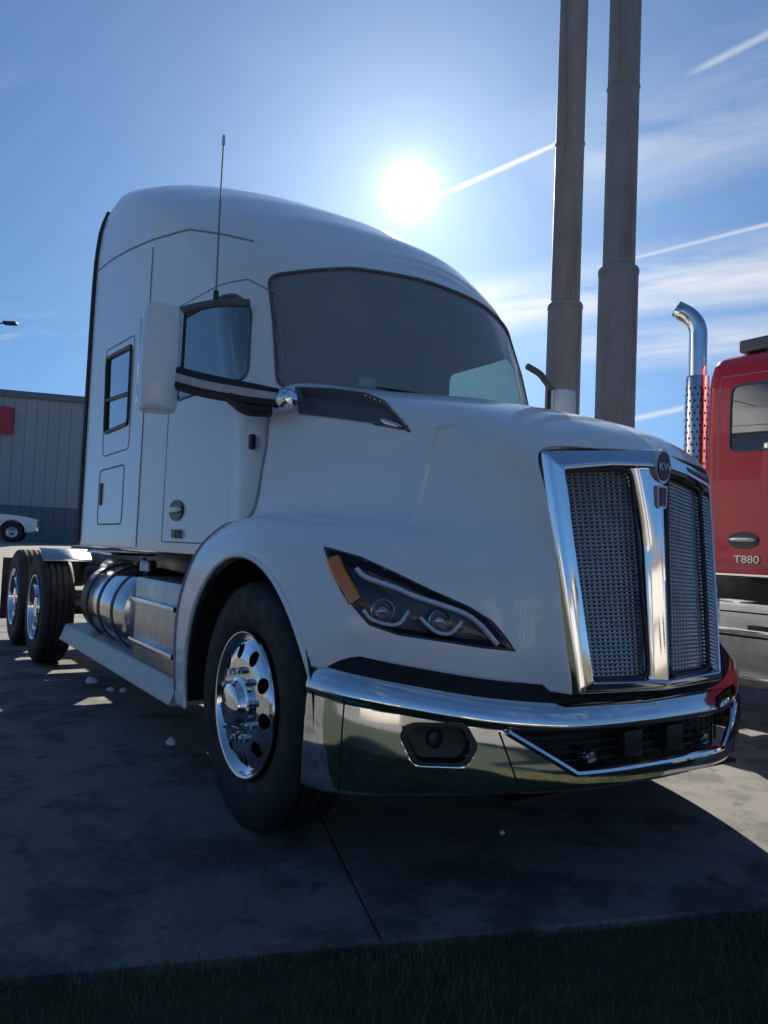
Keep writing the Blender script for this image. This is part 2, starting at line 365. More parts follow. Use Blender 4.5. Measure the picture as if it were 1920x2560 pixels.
def ws_path(c, off=0.004, step=.03):
    out = []
    for x, z in dense(WS_POLY, step):
        yf = np.interp(z, c['z'], c['yf']); D = np.interp(z, c['z'], c['D']); w = float(side_x(c, yf+D))*np.interp(z, c['z'], c['w'])
        t = min(1, abs(x)/w); out.append((x, yf+D*(1-(1-t**2.2)**(1/2.2))-off, z))
    return out

# ------------------------------------------------------------------ wheels
def tyre_mesh(width=.28):
    h = width/2; R0 = .505; pr = [(.29, -h*.72), (.31, -h*.86), (.36, -h*.98), (.42, -h), (.46, -h*.96), (.487, -h*.86), (.498, -h*.78)]
    g = []
    for cx in (-.56, -.19, .19, .56):
        a, b = (cx-.045)*h, (cx+.045)*h
        g += [(.505, a-.004), (.491, a), (.491, b), (.505, b+.004)]
    pr = pr+[(.503, -h*.7)]+g+[(.503, h*.7)]+[(r, -x) for r, x in pr[::-1]]
    return pr
def wheel(parent, cx, cy, sg, style, shared={}):
    """sg: -1 outer face towards -x. The wheel is a part with tyre, rim, nuts as sub-parts"""
    key = style
    cz = AX_Z
    if key not in shared:
        d = {}
        m = MB(); m.lathe(tyre_mesh(), seg=96); d['tyre'] = m
        if style == 'steer':
            prof = [(.300, .135), (.297, .142), (.288, .140), (.280, .125), (.272, .112), (.262, .118), (.24, .132), (.215, .142), (.19, .148), (.165, .150), (.10, .150)]
            holes_r, hr, hoff = .217, .031, .0
            hub = [(.112, .150), (.112, .160), (.098, .166), (.090, .182), (.086, .196), (.07, .204), (0.001, .206)]
            nut_r, nut_x = .1425, .150
        else:
            prof = [(.300, .135), (.297, .142), (.288, .140), (.280, .12), (.272, .06), (.262, .02), (.24, .0), (.215, -.01), (.19, -.015), (.165, -.015), (.10, -.015)]
            holes_r, hr, hoff = .217, .031, .0
            hub = [(.112, -.015), (.112, .02), (.10, .03), (.098, .10), (.09, .12), (0.001, .122)]
            nut_r, nut_x = .1425, -.015
        # polar grid with real hand holes
        rad = np.linspace(.10, .300, 64); pr = np.array(prof)[::-1]
        hx = np.interp(rad, pr[:, 0], pr[:, 1]); nt = 240
        V = np.array([[hx[i], rad[i]*math.cos(2*math.pi*k/nt), rad[i]*math.sin(2*math.pi*k/nt)] for i in range(len(rad)) for k in range(nt)])
        for k in range(10):
            a = 2*math.pi*(k+.5)/10; c = np.array([holes_r*math.cos(a), holes_r*math.sin(a)]); dv = V[:, 1:]-c; q = np.linalg.norm(dv, axis=1)
            s = np.abs(q-hr) < .0042; V[s, 1:] = c+dv[s]/q[s][:, None]*hr
        F = []
        for i in range(len(rad)-1):
            for k in range(nt): F.append((i*nt+k, i*nt+(k+1) % nt, (i+1)*nt+(k+1) % nt, (i+1)*nt+k))
        F = np.array(F); C = V[F].mean(1); keep = np.ones(len(F), bool)
        for k in range(10):
            a = 2*math.pi*(k+.5)/10; keep &= np.hypot(C[:, 1]-holes_r*math.cos(a), C[:, 2]-holes_r*math.sin(a)) > hr
        m = MB(); m.add(V, F[keep]); m.lathe([(.300, .135), (.285, .10), (.275, .02), (.275, -.13), (.295, -.135)], seg=64); d['rim'] = m
        m = MB(); m.lathe(hub, seg=32); d['hub_cap'] = m
        m = MB()
        for k in range(10):
            a = 2*math.pi*k/10; m.lathe([(.017, nut_x), (.017, nut_x+.010), (.014, nut_x+.024), (.010, nut_x+.028), (.001, nut_x+.029)], (0, nut_r*math.cos(a), nut_r*math.sin(a)), seg=6)
        d['wheel_nuts'] = m
        m = MB(); m.lathe([(.27, -.03), (.27, -.12)], seg=40); m.disc((-.03 if style == 'steer' else -.06, 0, 0), .272, seg=40); d['brake_drum'] = m
        shared[key] = {n: mk(n, b.V, b.F, None, None, True, None, 40).data for n, b in d.items()}
        for o in [o for o in col.objects if o.data in shared[key].values()]: col.objects.unlink(o); bpy.data.objects.remove(o)
        for n, mt in (('tyre', 'rubber'), ('rim', 'chrome'), ('hub_cap', 'chrome'), ('wheel_nuts', 'chrome'), ('brake_drum', 'bore')): shared[key][n].materials.append(M[mt])
    S = shared[key]
    ty = bpy.data.objects.new('wheel', S['tyre']); link(ty, parent); ty.location = (cx, cy, cz); ty.rotation_euler = (random.random()*0+R(11), 0, math.pi if sg < 0 else 0)
    for n in ('rim', 'hub_cap', 'wheel_nuts', 'brake_drum'):
        o = bpy.data.objects.new(n, S[n]); link(o, ty)
        if n == 'wheel_nuts': o['kind'] = 'stuff'
    return ty

# ------------------------------------------------------------------ pieces of a truck
def mirror_pts(P, sg): return [(-sg*p[0] if sg > 0 else p[0], p[1], p[2]) for p in P] if sg > 0 else list(P)
def hood_half():
    G = net(HOOD_ROWS, 190, 150); return G
HG = hood_half()
def hood_tree():
    from mathutils.bvhtree import BVHTree
    nr, nc = HG.shape[:2]; V = HG.reshape(-1, 3); F = quads(nr, nc)
    return BVHTree.FromPolygons([tuple(v) for v in V], [tuple(int(i) for i in f) for f in F])
HT = hood_tree()
LD = Vector((.55, .835, 0)).normalized(); LS = Vector((.835, -.55, 0)).normalized()       # headlight viewing frame: LD points into the fender
def on_hood(s, z, off=0.0):
    o = LS*s+Vector((0, 0, z))-LD*6; h = HT.ray_cast(o, LD)
    if h[0] is None: h = HT.find_nearest(LS*s+Vector((0, 0, z))); 
    n = h[1] if h[1].dot(LD) < 0 else -h[1]
    return h[0]+n*off, n
HL_POLY = [(-1.293,1.164),(-1.265,1.159),(-1.159,1.135),(-1.045,1.09),(-.909,1.031),(-.774,.978),(-.693,.932),(-.643,.877),(-.61,.831),(-.721,.838),(-.854,.855),(-1.019,.875),(-1.117,.905),(-1.167,.956),(-1.212,1.003),(-1.259,1.088)]
INTAKE = [(-1.528,1.919),(-1.344,1.895),(-1.19,1.852),(-1.104,1.797),(-1.066,1.744),(-.996,1.654),(-1.061,1.674),(-1.161,1.705),(-1.328,1.744),(-1.489,1.778)]
LAMP_STRIPS = [('turn_signal', [(-1.264,1.130),(-1.236,1.076),(-1.206,1.03),(-1.176,.982)], .026, -.004, 'amber'),
 ('light_guide', [(-1.175,1.098),(-1.141,1.069),(-1.04,1.038),(-.961,1.007),(-.861,.979),(-.777,.95),(-.719,.908),(-.665,.849)], .0095, -.006, 'drl'),
 ('lamp_bracket', [(-1.144,.954),(-1.116,.924),(-1.055,.907),(-1.013,.914),(-.984,.956)], .0075, -.008, 'drl'),
 ('lamp_bracket', [(-.943,.936),(-.912,.907),(-.881,.886),(-.833,.884),(-.794,.925)], .0075, -.008, 'drl')]
LAMP_EYES = [(-1.075,.953),(-.868,.925)]
def headlight(parent, sg):
    mir = (lambda P: [(-p[0]*1.0, p[1], p[2]) for p in P]) if sg > 0 else (lambda P: [tuple(p) for p in P])
    out = [np.array(p) for p in dense(HL_POLY, .02)]; c = np.mean(out, 0)
    def band(f, off): return [on_hood(*(c+(p-c)*f), off)[0] for p in out]
    n = len(out)
    # housing: a dark bowl let into the fender
    rings = [band(1.03, .002), band(1.0, .006), band(.955, .005), band(.93, -.03), band(.80, -.06), band(.4, -.065)]
    V = [tuple(p) for rg in rings for p in rg]+[tuple(on_hood(*c, -.065)[0])]
    F = [(i*n+k, i*n+(k+1) % n, (i+1)*n+(k+1) % n, (i+1)*n+k) for i in range(5) for k in range(n)]+[(5*n+k, 5*n+(k+1) % n, 6*n) for k in range(n)]
    h = mk('headlight', mir(V), F, M['lamp_housing'], parent, True, None, 30)
    # inner pieces
    def strip(pts, wid, off, name, mat, thick=.012):
        P = cr(pts, 24); m = MB(); m.tube(mir([on_hood(a, b, off)[0] for a, b in P]), wid, 8, flat=(1.0, thick/wid, (LD.x if sg < 0 else -LD.x, LD.y, 0))); return m.build(name, M[mat], h)
    for nm, pts, wd, off, mt in LAMP_STRIPS: strip(pts, wd, off, nm, mt)
    for (s0, z0) in LAMP_EYES:
        p, nn = on_hood(s0, z0, -.035); m = MB(); V = []; seg = 28
        q = Vector((0, -1, 0)).rotation_difference(Vector((0, -1, 0)))
        prof = [(.044, .012), (.040, .014), (.036, .004), (.033, -.012), (.029, -.006), (.02, .008), (.01, .014), (.001, .016)]
        m.lathe([(r, -hh) for r, hh in prof], (0, 0, 0), 'y', seg)
        d = -(LD*.8+Vector((0, 1, 0))*.35).normalized(); rot = Vector((0, -1, 0)).rotation_difference(d)
        VV = [(rot @ Vector(v))+p for v in m.V]
        mk('projector', mir([v[:] for v in VV]), m.F, M['projector'], h, True, None, 50)
    # clear outer lens
    rings = [band(1.0, .0075), band(.85, .012), band(.6, .014), band(.3, .014)]
    V = [tuple(p) for rg in rings for p in rg]+[tuple(on_hood(*c, .014)[0])]
    F = [(i*n+k, i*n+(k+1) % n, (i+1)*n+(k+1) % n, (i+1)*n+k) for i in range(3) for k in range(n)]+[(3*n+k, 3*n+(k+1) % n, 4*n) for k in range(n)]
    mk('lens', mir(V), F, M['lens'], h)
def hood(root, paintm):
    nr, nc = HG.shape[:2]; V = HG.reshape(-1, 3).copy(); F = quads(nr, nc)
    # trim: wheel arch, front lower edge, headlight and intake openings
    dy, dz = V[:, 1]-AX_Y, V[:, 2]-AX_Z; rr_ = np.hypot(dy, dz); sn = (np.abs(rr_-ARCH) < .011) & (V[:, 0] < -1.0)
    V[sn, 1] = AX_Y+dy[sn]/rr_[sn]*ARCH; V[sn, 2] = AX_Z+dz[sn]/rr_[sn]*ARCH
    C = V[F].mean(1); row = (np.arange(len(F))//(nc-1))/(nr-1)*(len(HOOD_ROWS)-1)
    keep = (np.hypot(C[:, 1]-AX_Y, C[:, 2]-AX_Z) > ARCH) | (C[:, 0] > -.95)
    keep &= ~((row > 8) & (C[:, 1] < 1.4))
    s = C[:, 0]*LS.x+C[:, 1]*LS.y; hp = np.array(HL_POLY); cc_ = np.mean(dense(HL_POLY, .02), 0); hs = [tuple(cc_+(p-cc_)*.985) for p in hp]
    keep &= ~(inpoly(s, C[:, 2], hs) & (C[:, 2] < 1.25))
    keep &= ~(inpoly(s, C[:, 2], INTAKE) & (C[:, 2] > 1.6))
    V1, F1 = submesh(V, F, keep)
    n = len(V1); V2 = V1*np.array([-1, 1, 1]); VV = np.vstack([V1, V2]); FF = np.vstack([F1, F1[:, ::-1]+n])
    o = mk('hood', VV, FF, paintm, root)
    bm = bmesh.new(); bm.from_mesh(o.data); bmesh.ops.remove_doubles(bm, verts=[v for v in bm.verts if abs(v.co.x) < .003], dist=.002)
    bmesh.ops.recalc_face_normals(bm, faces=bm.faces); bm.to_mesh(o.data); bm.free()
    sm = o.modifiers.new('s', 'SOLIDIFY'); sm.thickness = .008; sm.offset = -1
    for sg in (-1, 1):
        ms = np.array([sg*-1, 1, 1])
        # fender lip round the arch
        m = MB(); a = np.linspace(R(18), R(192), 60); pts = []
        for t in a:
            y, z = AX_Y-ARCH*math.cos(t), AX_Z+ARCH*math.sin(t)
            q = HT.ray_cast(Vector((-3, y, z)), Vector((1, 0, 0)))[0]
            pts.append(((q.x if q else -1.2)*(1 if sg < 0 else -1), y, z))
        m.tube(pts, .011, 8); m.build('fender_lip', paintm, o)
        # crease down the hood side
        m = MB(); P = cr(CREASE, 20); pts = []
        for p in P:
            q, i_, f_i, d = HT.find_nearest(Vector(p)); pts.append((q.x*(1 if sg < 0 else -1), q.y, q.z))
        m.tube(pts, .021, 8, flat=(1.0, .75, (-1 if sg < 0 else 1, -.3, 0))); m.build('hood_crease', paintm, o)
        # rear gap cover strip of the fender
        m = MB(); pts = [(HG[i, -1, 0]*(1 if sg < 0 else -1), HG[i, -1, 1], HG[i, -1, 2]) for i in range(40, 190, 5)]
        m.tube(pts, .008, 8); m.build('hood_shut_line', M['gap'], o)
        # black air intake at the rear corner
        fx = 1 if sg < 0 else -1
        ipd = [np.array(p) for p in dense(INTAKE, .02)]; n_ = len(ipd); c_ = np.array((-1.2, 1.79))
        def hz(p, off):
            q = on_hood(p[0], p[1], off)[0]; return (q.x*fx, q.y, q.z)
        V_ = [hz(c_+(p-c_)*f, off) for f, off in ((1.03, .002), (1.0, .009), (.95, .006), (.91, -.04), (.5, -.045)) for p in ipd]+[hz(c_, -.045)]
        F_ = [(i*n_+k, i*n_+(k+1) % n_, (i+1)*n_+(k+1) % n_, (i+1)*n_+k) for i in range(4) for k in range(n_)]+[(4*n_+k, 4*n_+(k+1) % n_, 5*n_) for k in range(n_)]
        iv = mk('air_intake', V_, F_, M['trim'], o, True, None, 30)
        m = MB(); m.tube([hz((-1.122+t*.096, 1.702-t*.041+.012), -.005) for t in np.linspace(0, 1, 8)], [.004, .012, .014, .014, .014, .014, .012, .004], 8); m.build('chrome_strip', M['chrome'], iv)
        headlight(o, sg)
        # wheel well liner
        m = MB(); a = np.linspace(R(-5), R(190), 40); V_ = []
        for x in (-1.17, -.62):
            for t in a: V_.append((x*(1 if sg < 0 else -1), AX_Y-.635*math.cos(t), AX_Z+.60*math.sin(t)))
        m.add(V_, [(k, k+1, 41+k, 40+k) for k in range(39)]); m.build('wheel_well', M['bore'], root)
    return o
CREASE = [(-.60,.56,1.68),(-.623,.606,1.673),(-.638,.647,1.666),(-.646,.663,1.646),(-.651,.685,1.547),(-.664,.694,1.465),(-.678,.70,1.37),(-.707,.684,1.295),(-.738,.668,1.27)]

BP = [(0,.045),(-.3,.06),(-.5,.105),(-.73,.205),(-.99,.355),(-1.10,.45),(-1.155,.54),(-1.18,.635)]
BTOP = [.660,.660,.662,.680,.720,.738,.748,.752]; BBOT = [.372,.372,.37,.365,.355,.348,.343,.34]
def weld(o):
    bm = bmesh.new(); bm.from_mesh(o.data); bmesh.ops.remove_doubles(bm, verts=[v for v in bm.verts if abs(v.co.x) < .004], dist=.003)
    bmesh.ops.recalc_face_normals(bm, faces=bm.faces); bm.to_mesh(o.data); bm.free(); o.data.polygons.foreach_set('use_smooth', [True]*len(o.data.polygons))
def bumper(root):
    nu, nv = 150, 44
    pl = cr(BP, nu); zt = cr([(z, 0) for z in BTOP], nu)[:, 0]; zb = cr([(z, 0) for z in BBOT], nu)[:, 0]
    tg = np.gradient(pl, axis=0); nm = np.stack([tg[:, 1], -tg[:, 0]], 1); nm /= np.linalg.norm(nm, axis=1)[:, None]
    nm *= np.sign(-nm[:, 1:2]+1e-9)*1.0
    nm = np.where((nm[:, :1]*-1+(-nm[:, 1:2])*.3) > 0, nm, -nm)
    nm[0] = (0, -1)
    # section: distance below the top edge -> how far the surface stands proud
    sd = [0, .012, .03, .055, .072, .08, .088, .095, .15, .20, .25, .30, .36, .41, .45]; so = [-.050, -.032, -.019, -.008, -.004, -.005, -.010, -.0125, -.007, -.0035, -.001, 0, 0, -.003, -.016]
    V = np.zeros((nu, nv, 3)); vv = np.concatenate([np.linspace(0, .25, 16), np.linspace(.25, .36, 10)[1:], np.linspace(.36, 1, nv-25+1)[1:]])[:nv]
    for i in range(nu):
        h = zt[i]-zb[i]; d = vv*h
        dd = np.where(d > .2, .2+(d-.2)*(.21/(h-.2)), d)
        o = np.interp(dd, sd, so); V[i, :, 0] = pl[i, 0]+nm[i, 0]*o; V[i, :, 1] = pl[i, 1]+nm[i, 1]*o; V[i, :, 2] = zt[i]-d
    V[0, :, 0] = 0
    F = quads(nu, nv); P = V.reshape(-1, 3); C = P[F].mean(1)
    op = [(-.655,.572),(.1,.572),(.1,.432),(-.42,.432)]; 
    hole = inpoly(C[:, 0], C[:, 2], op)
    fog = rounded([(-.965,.555),(-.935,.59),(-.79,.59),(-.755,.525),(-.785,.465),(-.925,.465)], .02)
    fc = np.mean(fog, 0); fogh = [tuple(fc+(np.array(p)-fc)*.995) for p in fog]; hole |= inpoly(C[:, 0], C[:, 2], fogh) & (C[:, 1] < .5)
    V1, F1 = submesh(P, F, ~hole); n = len(V1)
    o = mk('front_bumper', np.vstack([V1, V1*np.array([-1, 1, 1])]), np.vstack([F1[:, ::-1], F1+n]), M['chrome'], root)
    weld(o)
    sm = o.modifiers.new('s', 'SOLIDIFY'); sm.thickness = .006; sm.offset = 0
    ui = np.arange(nu)
    def on(x, z, off=0.0):
        u = np.interp(abs(x), -pl[:, 0], ui); it_ = lambda a: float(np.interp(u, ui, a))
        t_, b_ = it_(zt), it_(zb); h = t_-b_; d = min(max(t_-z, 0), h); dd = .2+(d-.2)*(.21/(h-.2)) if d > .2 else d
        o_ = float(np.interp(dd, sd, so))+off; n0, n1 = it_(nm[:, 0]), it_(nm[:, 1]); sx = 1 if x < 0 else -1
        return ((it_(pl[:, 0])+n0*o_)*sx, it_(pl[:, 1])+n1*o_, z)
    # chrome frame round the lower opening and the black intake behind it
    fr = dense([(-.655,.572),(-.42,.432),(.42,.432),(.655,.572)], .02, False)
    m = MB(); m.tube([on(x, z, .008) for x, z in fr], .013, 8); m.build('intake_trim', M['chrome'], o)
    m = MB(); m.tube([on(x, z, .002) for x, z in dense([(-.65,.578),(.65,.578)], .02, False)], .007, 8); m.build('intake_lip', M['black'], o)
    m = MB(); k_ = dense([(-.66,0),(.66,0)], .03, False)
    Vb = [(x, on(x, .5)[1]+.10, z) for x, _ in k_ for z in (.34, .62)]
    m.add(Vb, [(2*i, 2*i+2, 2*i+3, 2*i+1) for i in range(len(k_)-1)])
    m.prism([(-.64,.15),(.64,.15),(.64,.30),(-.64,.30)], .33, .345, 'z')
    it = m.build('lower_intake', M['black'], o)
    m = MB()
    for z in (.455, .485, .515, .545): m.tube([on(x, z, -.06) for x, _ in dense([(-.5 - (z-.455)*1.0, 0), (.5+(z-.455)*1.0, 0)], .04, False)], .0045, 6)
    for x in np.arange(-.55, .56, .055): m.box((x, on(x, .49)[1]+.065, .49), (.006, .006, .13))
    m.build('intake_mesh', M['satin'], it, kind='stuff')
    for sg in (-1, 1):
        m = MB(); p = on(.12*sg, .5); m.box((p[0], p[1]+.05, .50), (.10, .06, .10), .012); m.build('sensor_cover', M['black'], it)
        m = MB(); p = on(.33*sg, .46); m.lathe([(.001, -.012), (.022, -.01), (.026, 0), (.026, .06)], (p[0], p[1]+.03, .47), 'y', 20); m.build('tow_hook', M['alu'], it)
        # fog lamp pocket
        fp = [np.array(p) for p in dense(fog, .02)]; c = np.mean(fp, 0); nn = len(fp)
        sc = lambda p: (p[0]*(1 if sg < 0 else -1), p[1])
        Vf = [on(*sc(c+(p-c)*f), off) for f, off in ((1.14, .001), (1.11, .007), (.93, .007), (.89, -.05), (.3, -.055)) for p in fp]
        Ff = [(i*nn+k, i*nn+(k+1) % nn, (i+1)*nn+(k+1) % nn, (i+1)*nn+k) for i in range(4) for k in range(nn)]+[tuple(4*nn+k for k in range(nn))]
        fo = mk('fog_lamp_pocket', Vf, Ff, M['black'], o, True, None, 30)
        p = on(*sc(c), -.05); m = MB(); m.lathe([(.001, -.008), (.02, -.007), (.030, -.003), (.034, 0), (.034, .01)], p, 'y', 24); m.build('fog_lamp', M['badge_dark'], fo)
        # joints between the bumper sections
        for (xa, za, xb, zb_) in ((-.68,.57,-.61,.375),(-1.12,.66,-1.12,.35)):
            m = MB(); m.tube([on((xa+(xb-xa)*t)*(1 if sg < 0 else -1), za+(zb_-za)*t, .0005) for t in np.linspace(0, 1, 14)], .0045, 6); m.build('bumper_joint', M['bore'], o)
    # black filler between bumper and hood
    m = MB(); Pf = []
    for i in range(0, nu, 3):
        for z, off in ((zt[i]+.055, -.085), (zt[i]-.02, -.03)): Pf.append((pl[i, 0]+nm[i, 0]*off, pl[i, 1]+nm[i, 1]*off, z))
    k = len(Pf)//2; m.add(Pf, [(2*i, 2*i+1, 2*i+3, 2*i+2) for i in range(k-1)]); m.add([(-x, y, z) for x, y, z in Pf], [(2*i, 2*i+2, 2*i+3, 2*i+1) for i in range(k-1)])
    m.build('filler_panel', M['bore'], root)
    return o
def gy(x, z):
    h = (z-.69)/.87; return .045+.055*h+abs(x)*(.10+.14*h)
def frame_strip(loop_out, loop_in, prof, name, mat, parent, closed=True):
    """band between two outlines; prof = [(t from outer to inner, proud)]"""
    n = len(loop_out); V = []; F = []
    for t, pr in prof:
        for a, b in zip(loop_out, loop_in):
            x, z = a[0]+(b[0]-a[0])*t, a[1]+(b[1]-a[1])*t; V.append((x, gy(x, z)-pr, z))
    k = len(prof); rng = n if closed else n-1
    for i in range(k-1):
        for j in range(rng): F.append((i*n+j, (i+1)*n+j, (i+1)*n+(j+1) % n, i*n+(j+1) % n))
    return mk(name, V, F, mat, parent, True, None, 50)
def grille(root):
    def half(sg): return [(x*(1 if sg < 0 else -1), z) for x, z in ((-.395,1.475),(-.105,1.515),(-.062,.735),(-.305,.738))]
    outer = [(-.495,1.548),(-.25,1.583),(0,1.592),(.25,1.583),(.495,1.548),(.455,1.12),(.418,.695),(0,.690),(-.418,.695),(-.455,1.12)]
    inner = [(-.425,1.478),(-.22,1.508),(0,1.518),(.22,1.508),(.425,1.478),(.395,1.10),(.362,.740),(0,.732),(-.362,.740),(-.395,1.10)]
    o2 = [tuple(p) for p in dense(outer, .015)]; 
    # same number of samples on the inner loop
    i2 = []
    for k in range(len(outer)):
        a, b = np.array(outer[k]), np.array(outer[(k+1) % len(outer)]); ia, ib = np.array(inner[k]), np.array(inner[(k+1) % len(outer)]); n = max(1, int(np.linalg.norm(b-a)/.015))
        i2 += [tuple(ia+(ib-ia)*j/n) for j in range(n)]
    g = frame_strip(o2, i2, [(-.10, -.03), (0, -.004), (.10, .008), (.22, .013), (.34, .014), (.5, .020), (.7, .028), (.86, .033), (.95, .030), (1.0, .018), (1.05, -.045)], 'grille_surround', M['chrome'], root)
    # centre bar
    zz = np.linspace(1.53, .72, 50); L = [(-.055-.045*max(0, (z-1.2)/.3)**1.5, z) for z in zz]; Rr = [(-x, z) for x, z in L]
    frame_strip(L, Rr, [(-.05, -.04), (0, -.008), (.12, .004), (.3, .006), (.44, .020), (.5, .022), (.56, .020), (.7, .006), (.88, .004), (1, -.008), (1.05, -.04)], 'grille_centre_bar', M['chrome'], g, False)
    for sg in (-1, 1):
        q = [(x*(1 if sg < 0 else -1), z) for x, z in ((-.46,1.49),(-.05,1.53),(-.03,.72),(-.40,.725))]
        n = 24; V = []; F = []
        for i in range(n):
            for j in range(n):
                a = np.array(q[0])*(1-j/(n-1))+np.array(q[1])*(j/(n-1)); b = np.array(q[3])*(1-j/(n-1))+np.array(q[2])*(j/(n-1)); p = a+(b-a)*i/(n-1)
                V.append((p[0], gy(p[0], p[1])+.075, p[1]))
        mk('grille_backing', V, quads(n, n), M['gasket'], g)
        m = MB(); k = 52
        for i in range(k):
            t = (i+.5)/k; a = np.array(q[0])+(np.array(q[3])-np.array(q[0]))*t; b = np.array(q[1])+(np.array(q[2])-np.array(q[1]))*t
            pts = [(a+(b-a)*u) for u in np.linspace(0, 1, 5)]; m.tube([(p[0], gy(p[0], p[1])+.035, p[1]) for p in pts], .0055, 5, cap=False)
        for j in range(16):
            u = (j+.5)/16; a = np.array(q[0])*(1-u)+np.array(q[1])*u; b = np.array(q[3])*(1-u)+np.array(q[2])*u
            pts = [(a+(b-a)*v) for v in np.linspace(0, 1, 9)]; m.tube([(p[0], gy(p[0], p[1])+.039, p[1]) for p in pts], .0048, 5, cap=False)
        m.build('grille_mesh', M['grillemesh'], g, kind='stuff')
        op = [(-.425*-sg*-1 if False else x*(1 if sg < 0 else -1), z) for x, z in ((-.425,1.478),(-.105,1.512),(-.058,.737),(-.362,.740))]
        m = MB(); m.tube([(x, gy(x, z)+.014, z) for x, z in [tuple(p) for p in dense(rounded(op, .05), .02)]], .010, 6, closed=True); m.build('grille_gasket', M['black'], g)
    # emblem on the crown of the grille
    y0 = gy(0, 1.53)-.030; bd = MB(); seg = 36
    ov = [(.043*math.cos(2*math.pi*k/seg)*(1.0), 1.525+.066*math.sin(2*math.pi*k/seg)) for k in range(seg)]
    bd.prism(ov, y0, y0+.03, 'y'); e = bd.build('emblem', M['letter'], g)
    m = MB(); m.prism([(x*.84, 1.525+(z-1.525)*.84) for x, z in ov], y0-.004, y0+.01, 'y'); m.build('emblem_field', M['badge_red'], e)
    m = MB(); m.prism(rounded([(-.030,1.452),(.030,1.452),(.026,1.365),(-.026,1.365)], .012), y0+.002, y0+.03, 'y'); t_ = m.build('emblem_tail', M['letter'], e)
    m = MB(); m.prism(rounded([(-.021,1.445),(.021,1.445),(.018,1.373),(-.018,1.373)], .01), y0-.001, y0+.01, 'y'); m.build('emblem_tail_field', M['badge_red'], e)
    text('emblem_letters', 'KW', .042, (0, y0-.007, 1.508), (R(90), 0, 0), M['letter'], e)
    return g
def text(name, s, size, loc, rot, mat, parent, ext=.002, align='CENTER', sx=1.0):
    cu = bpy.data.curves.new(name, 'FONT'); cu.body = s; cu.size = size; cu.extrude = ext; cu.align_x = align; cu.align_y = 'CENTER' if name != 'emblem_letters' else 'BOTTOM_BASELINE'
    o = bpy.data.objects.new(name, cu); link(o); dg = bpy.context.evaluated_depsgraph_get(); me = bpy.data.meshes.new_from_object(o.evaluated_get(dg))
    bpy.data.objects.remove(o); me.materials.clear(); me.materials.append(mat)
    o = bpy.data.objects.new(name, me); link(o, parent); o.location = loc; o.rotation_euler = rot; o.scale = (sx, 1, 1); return o

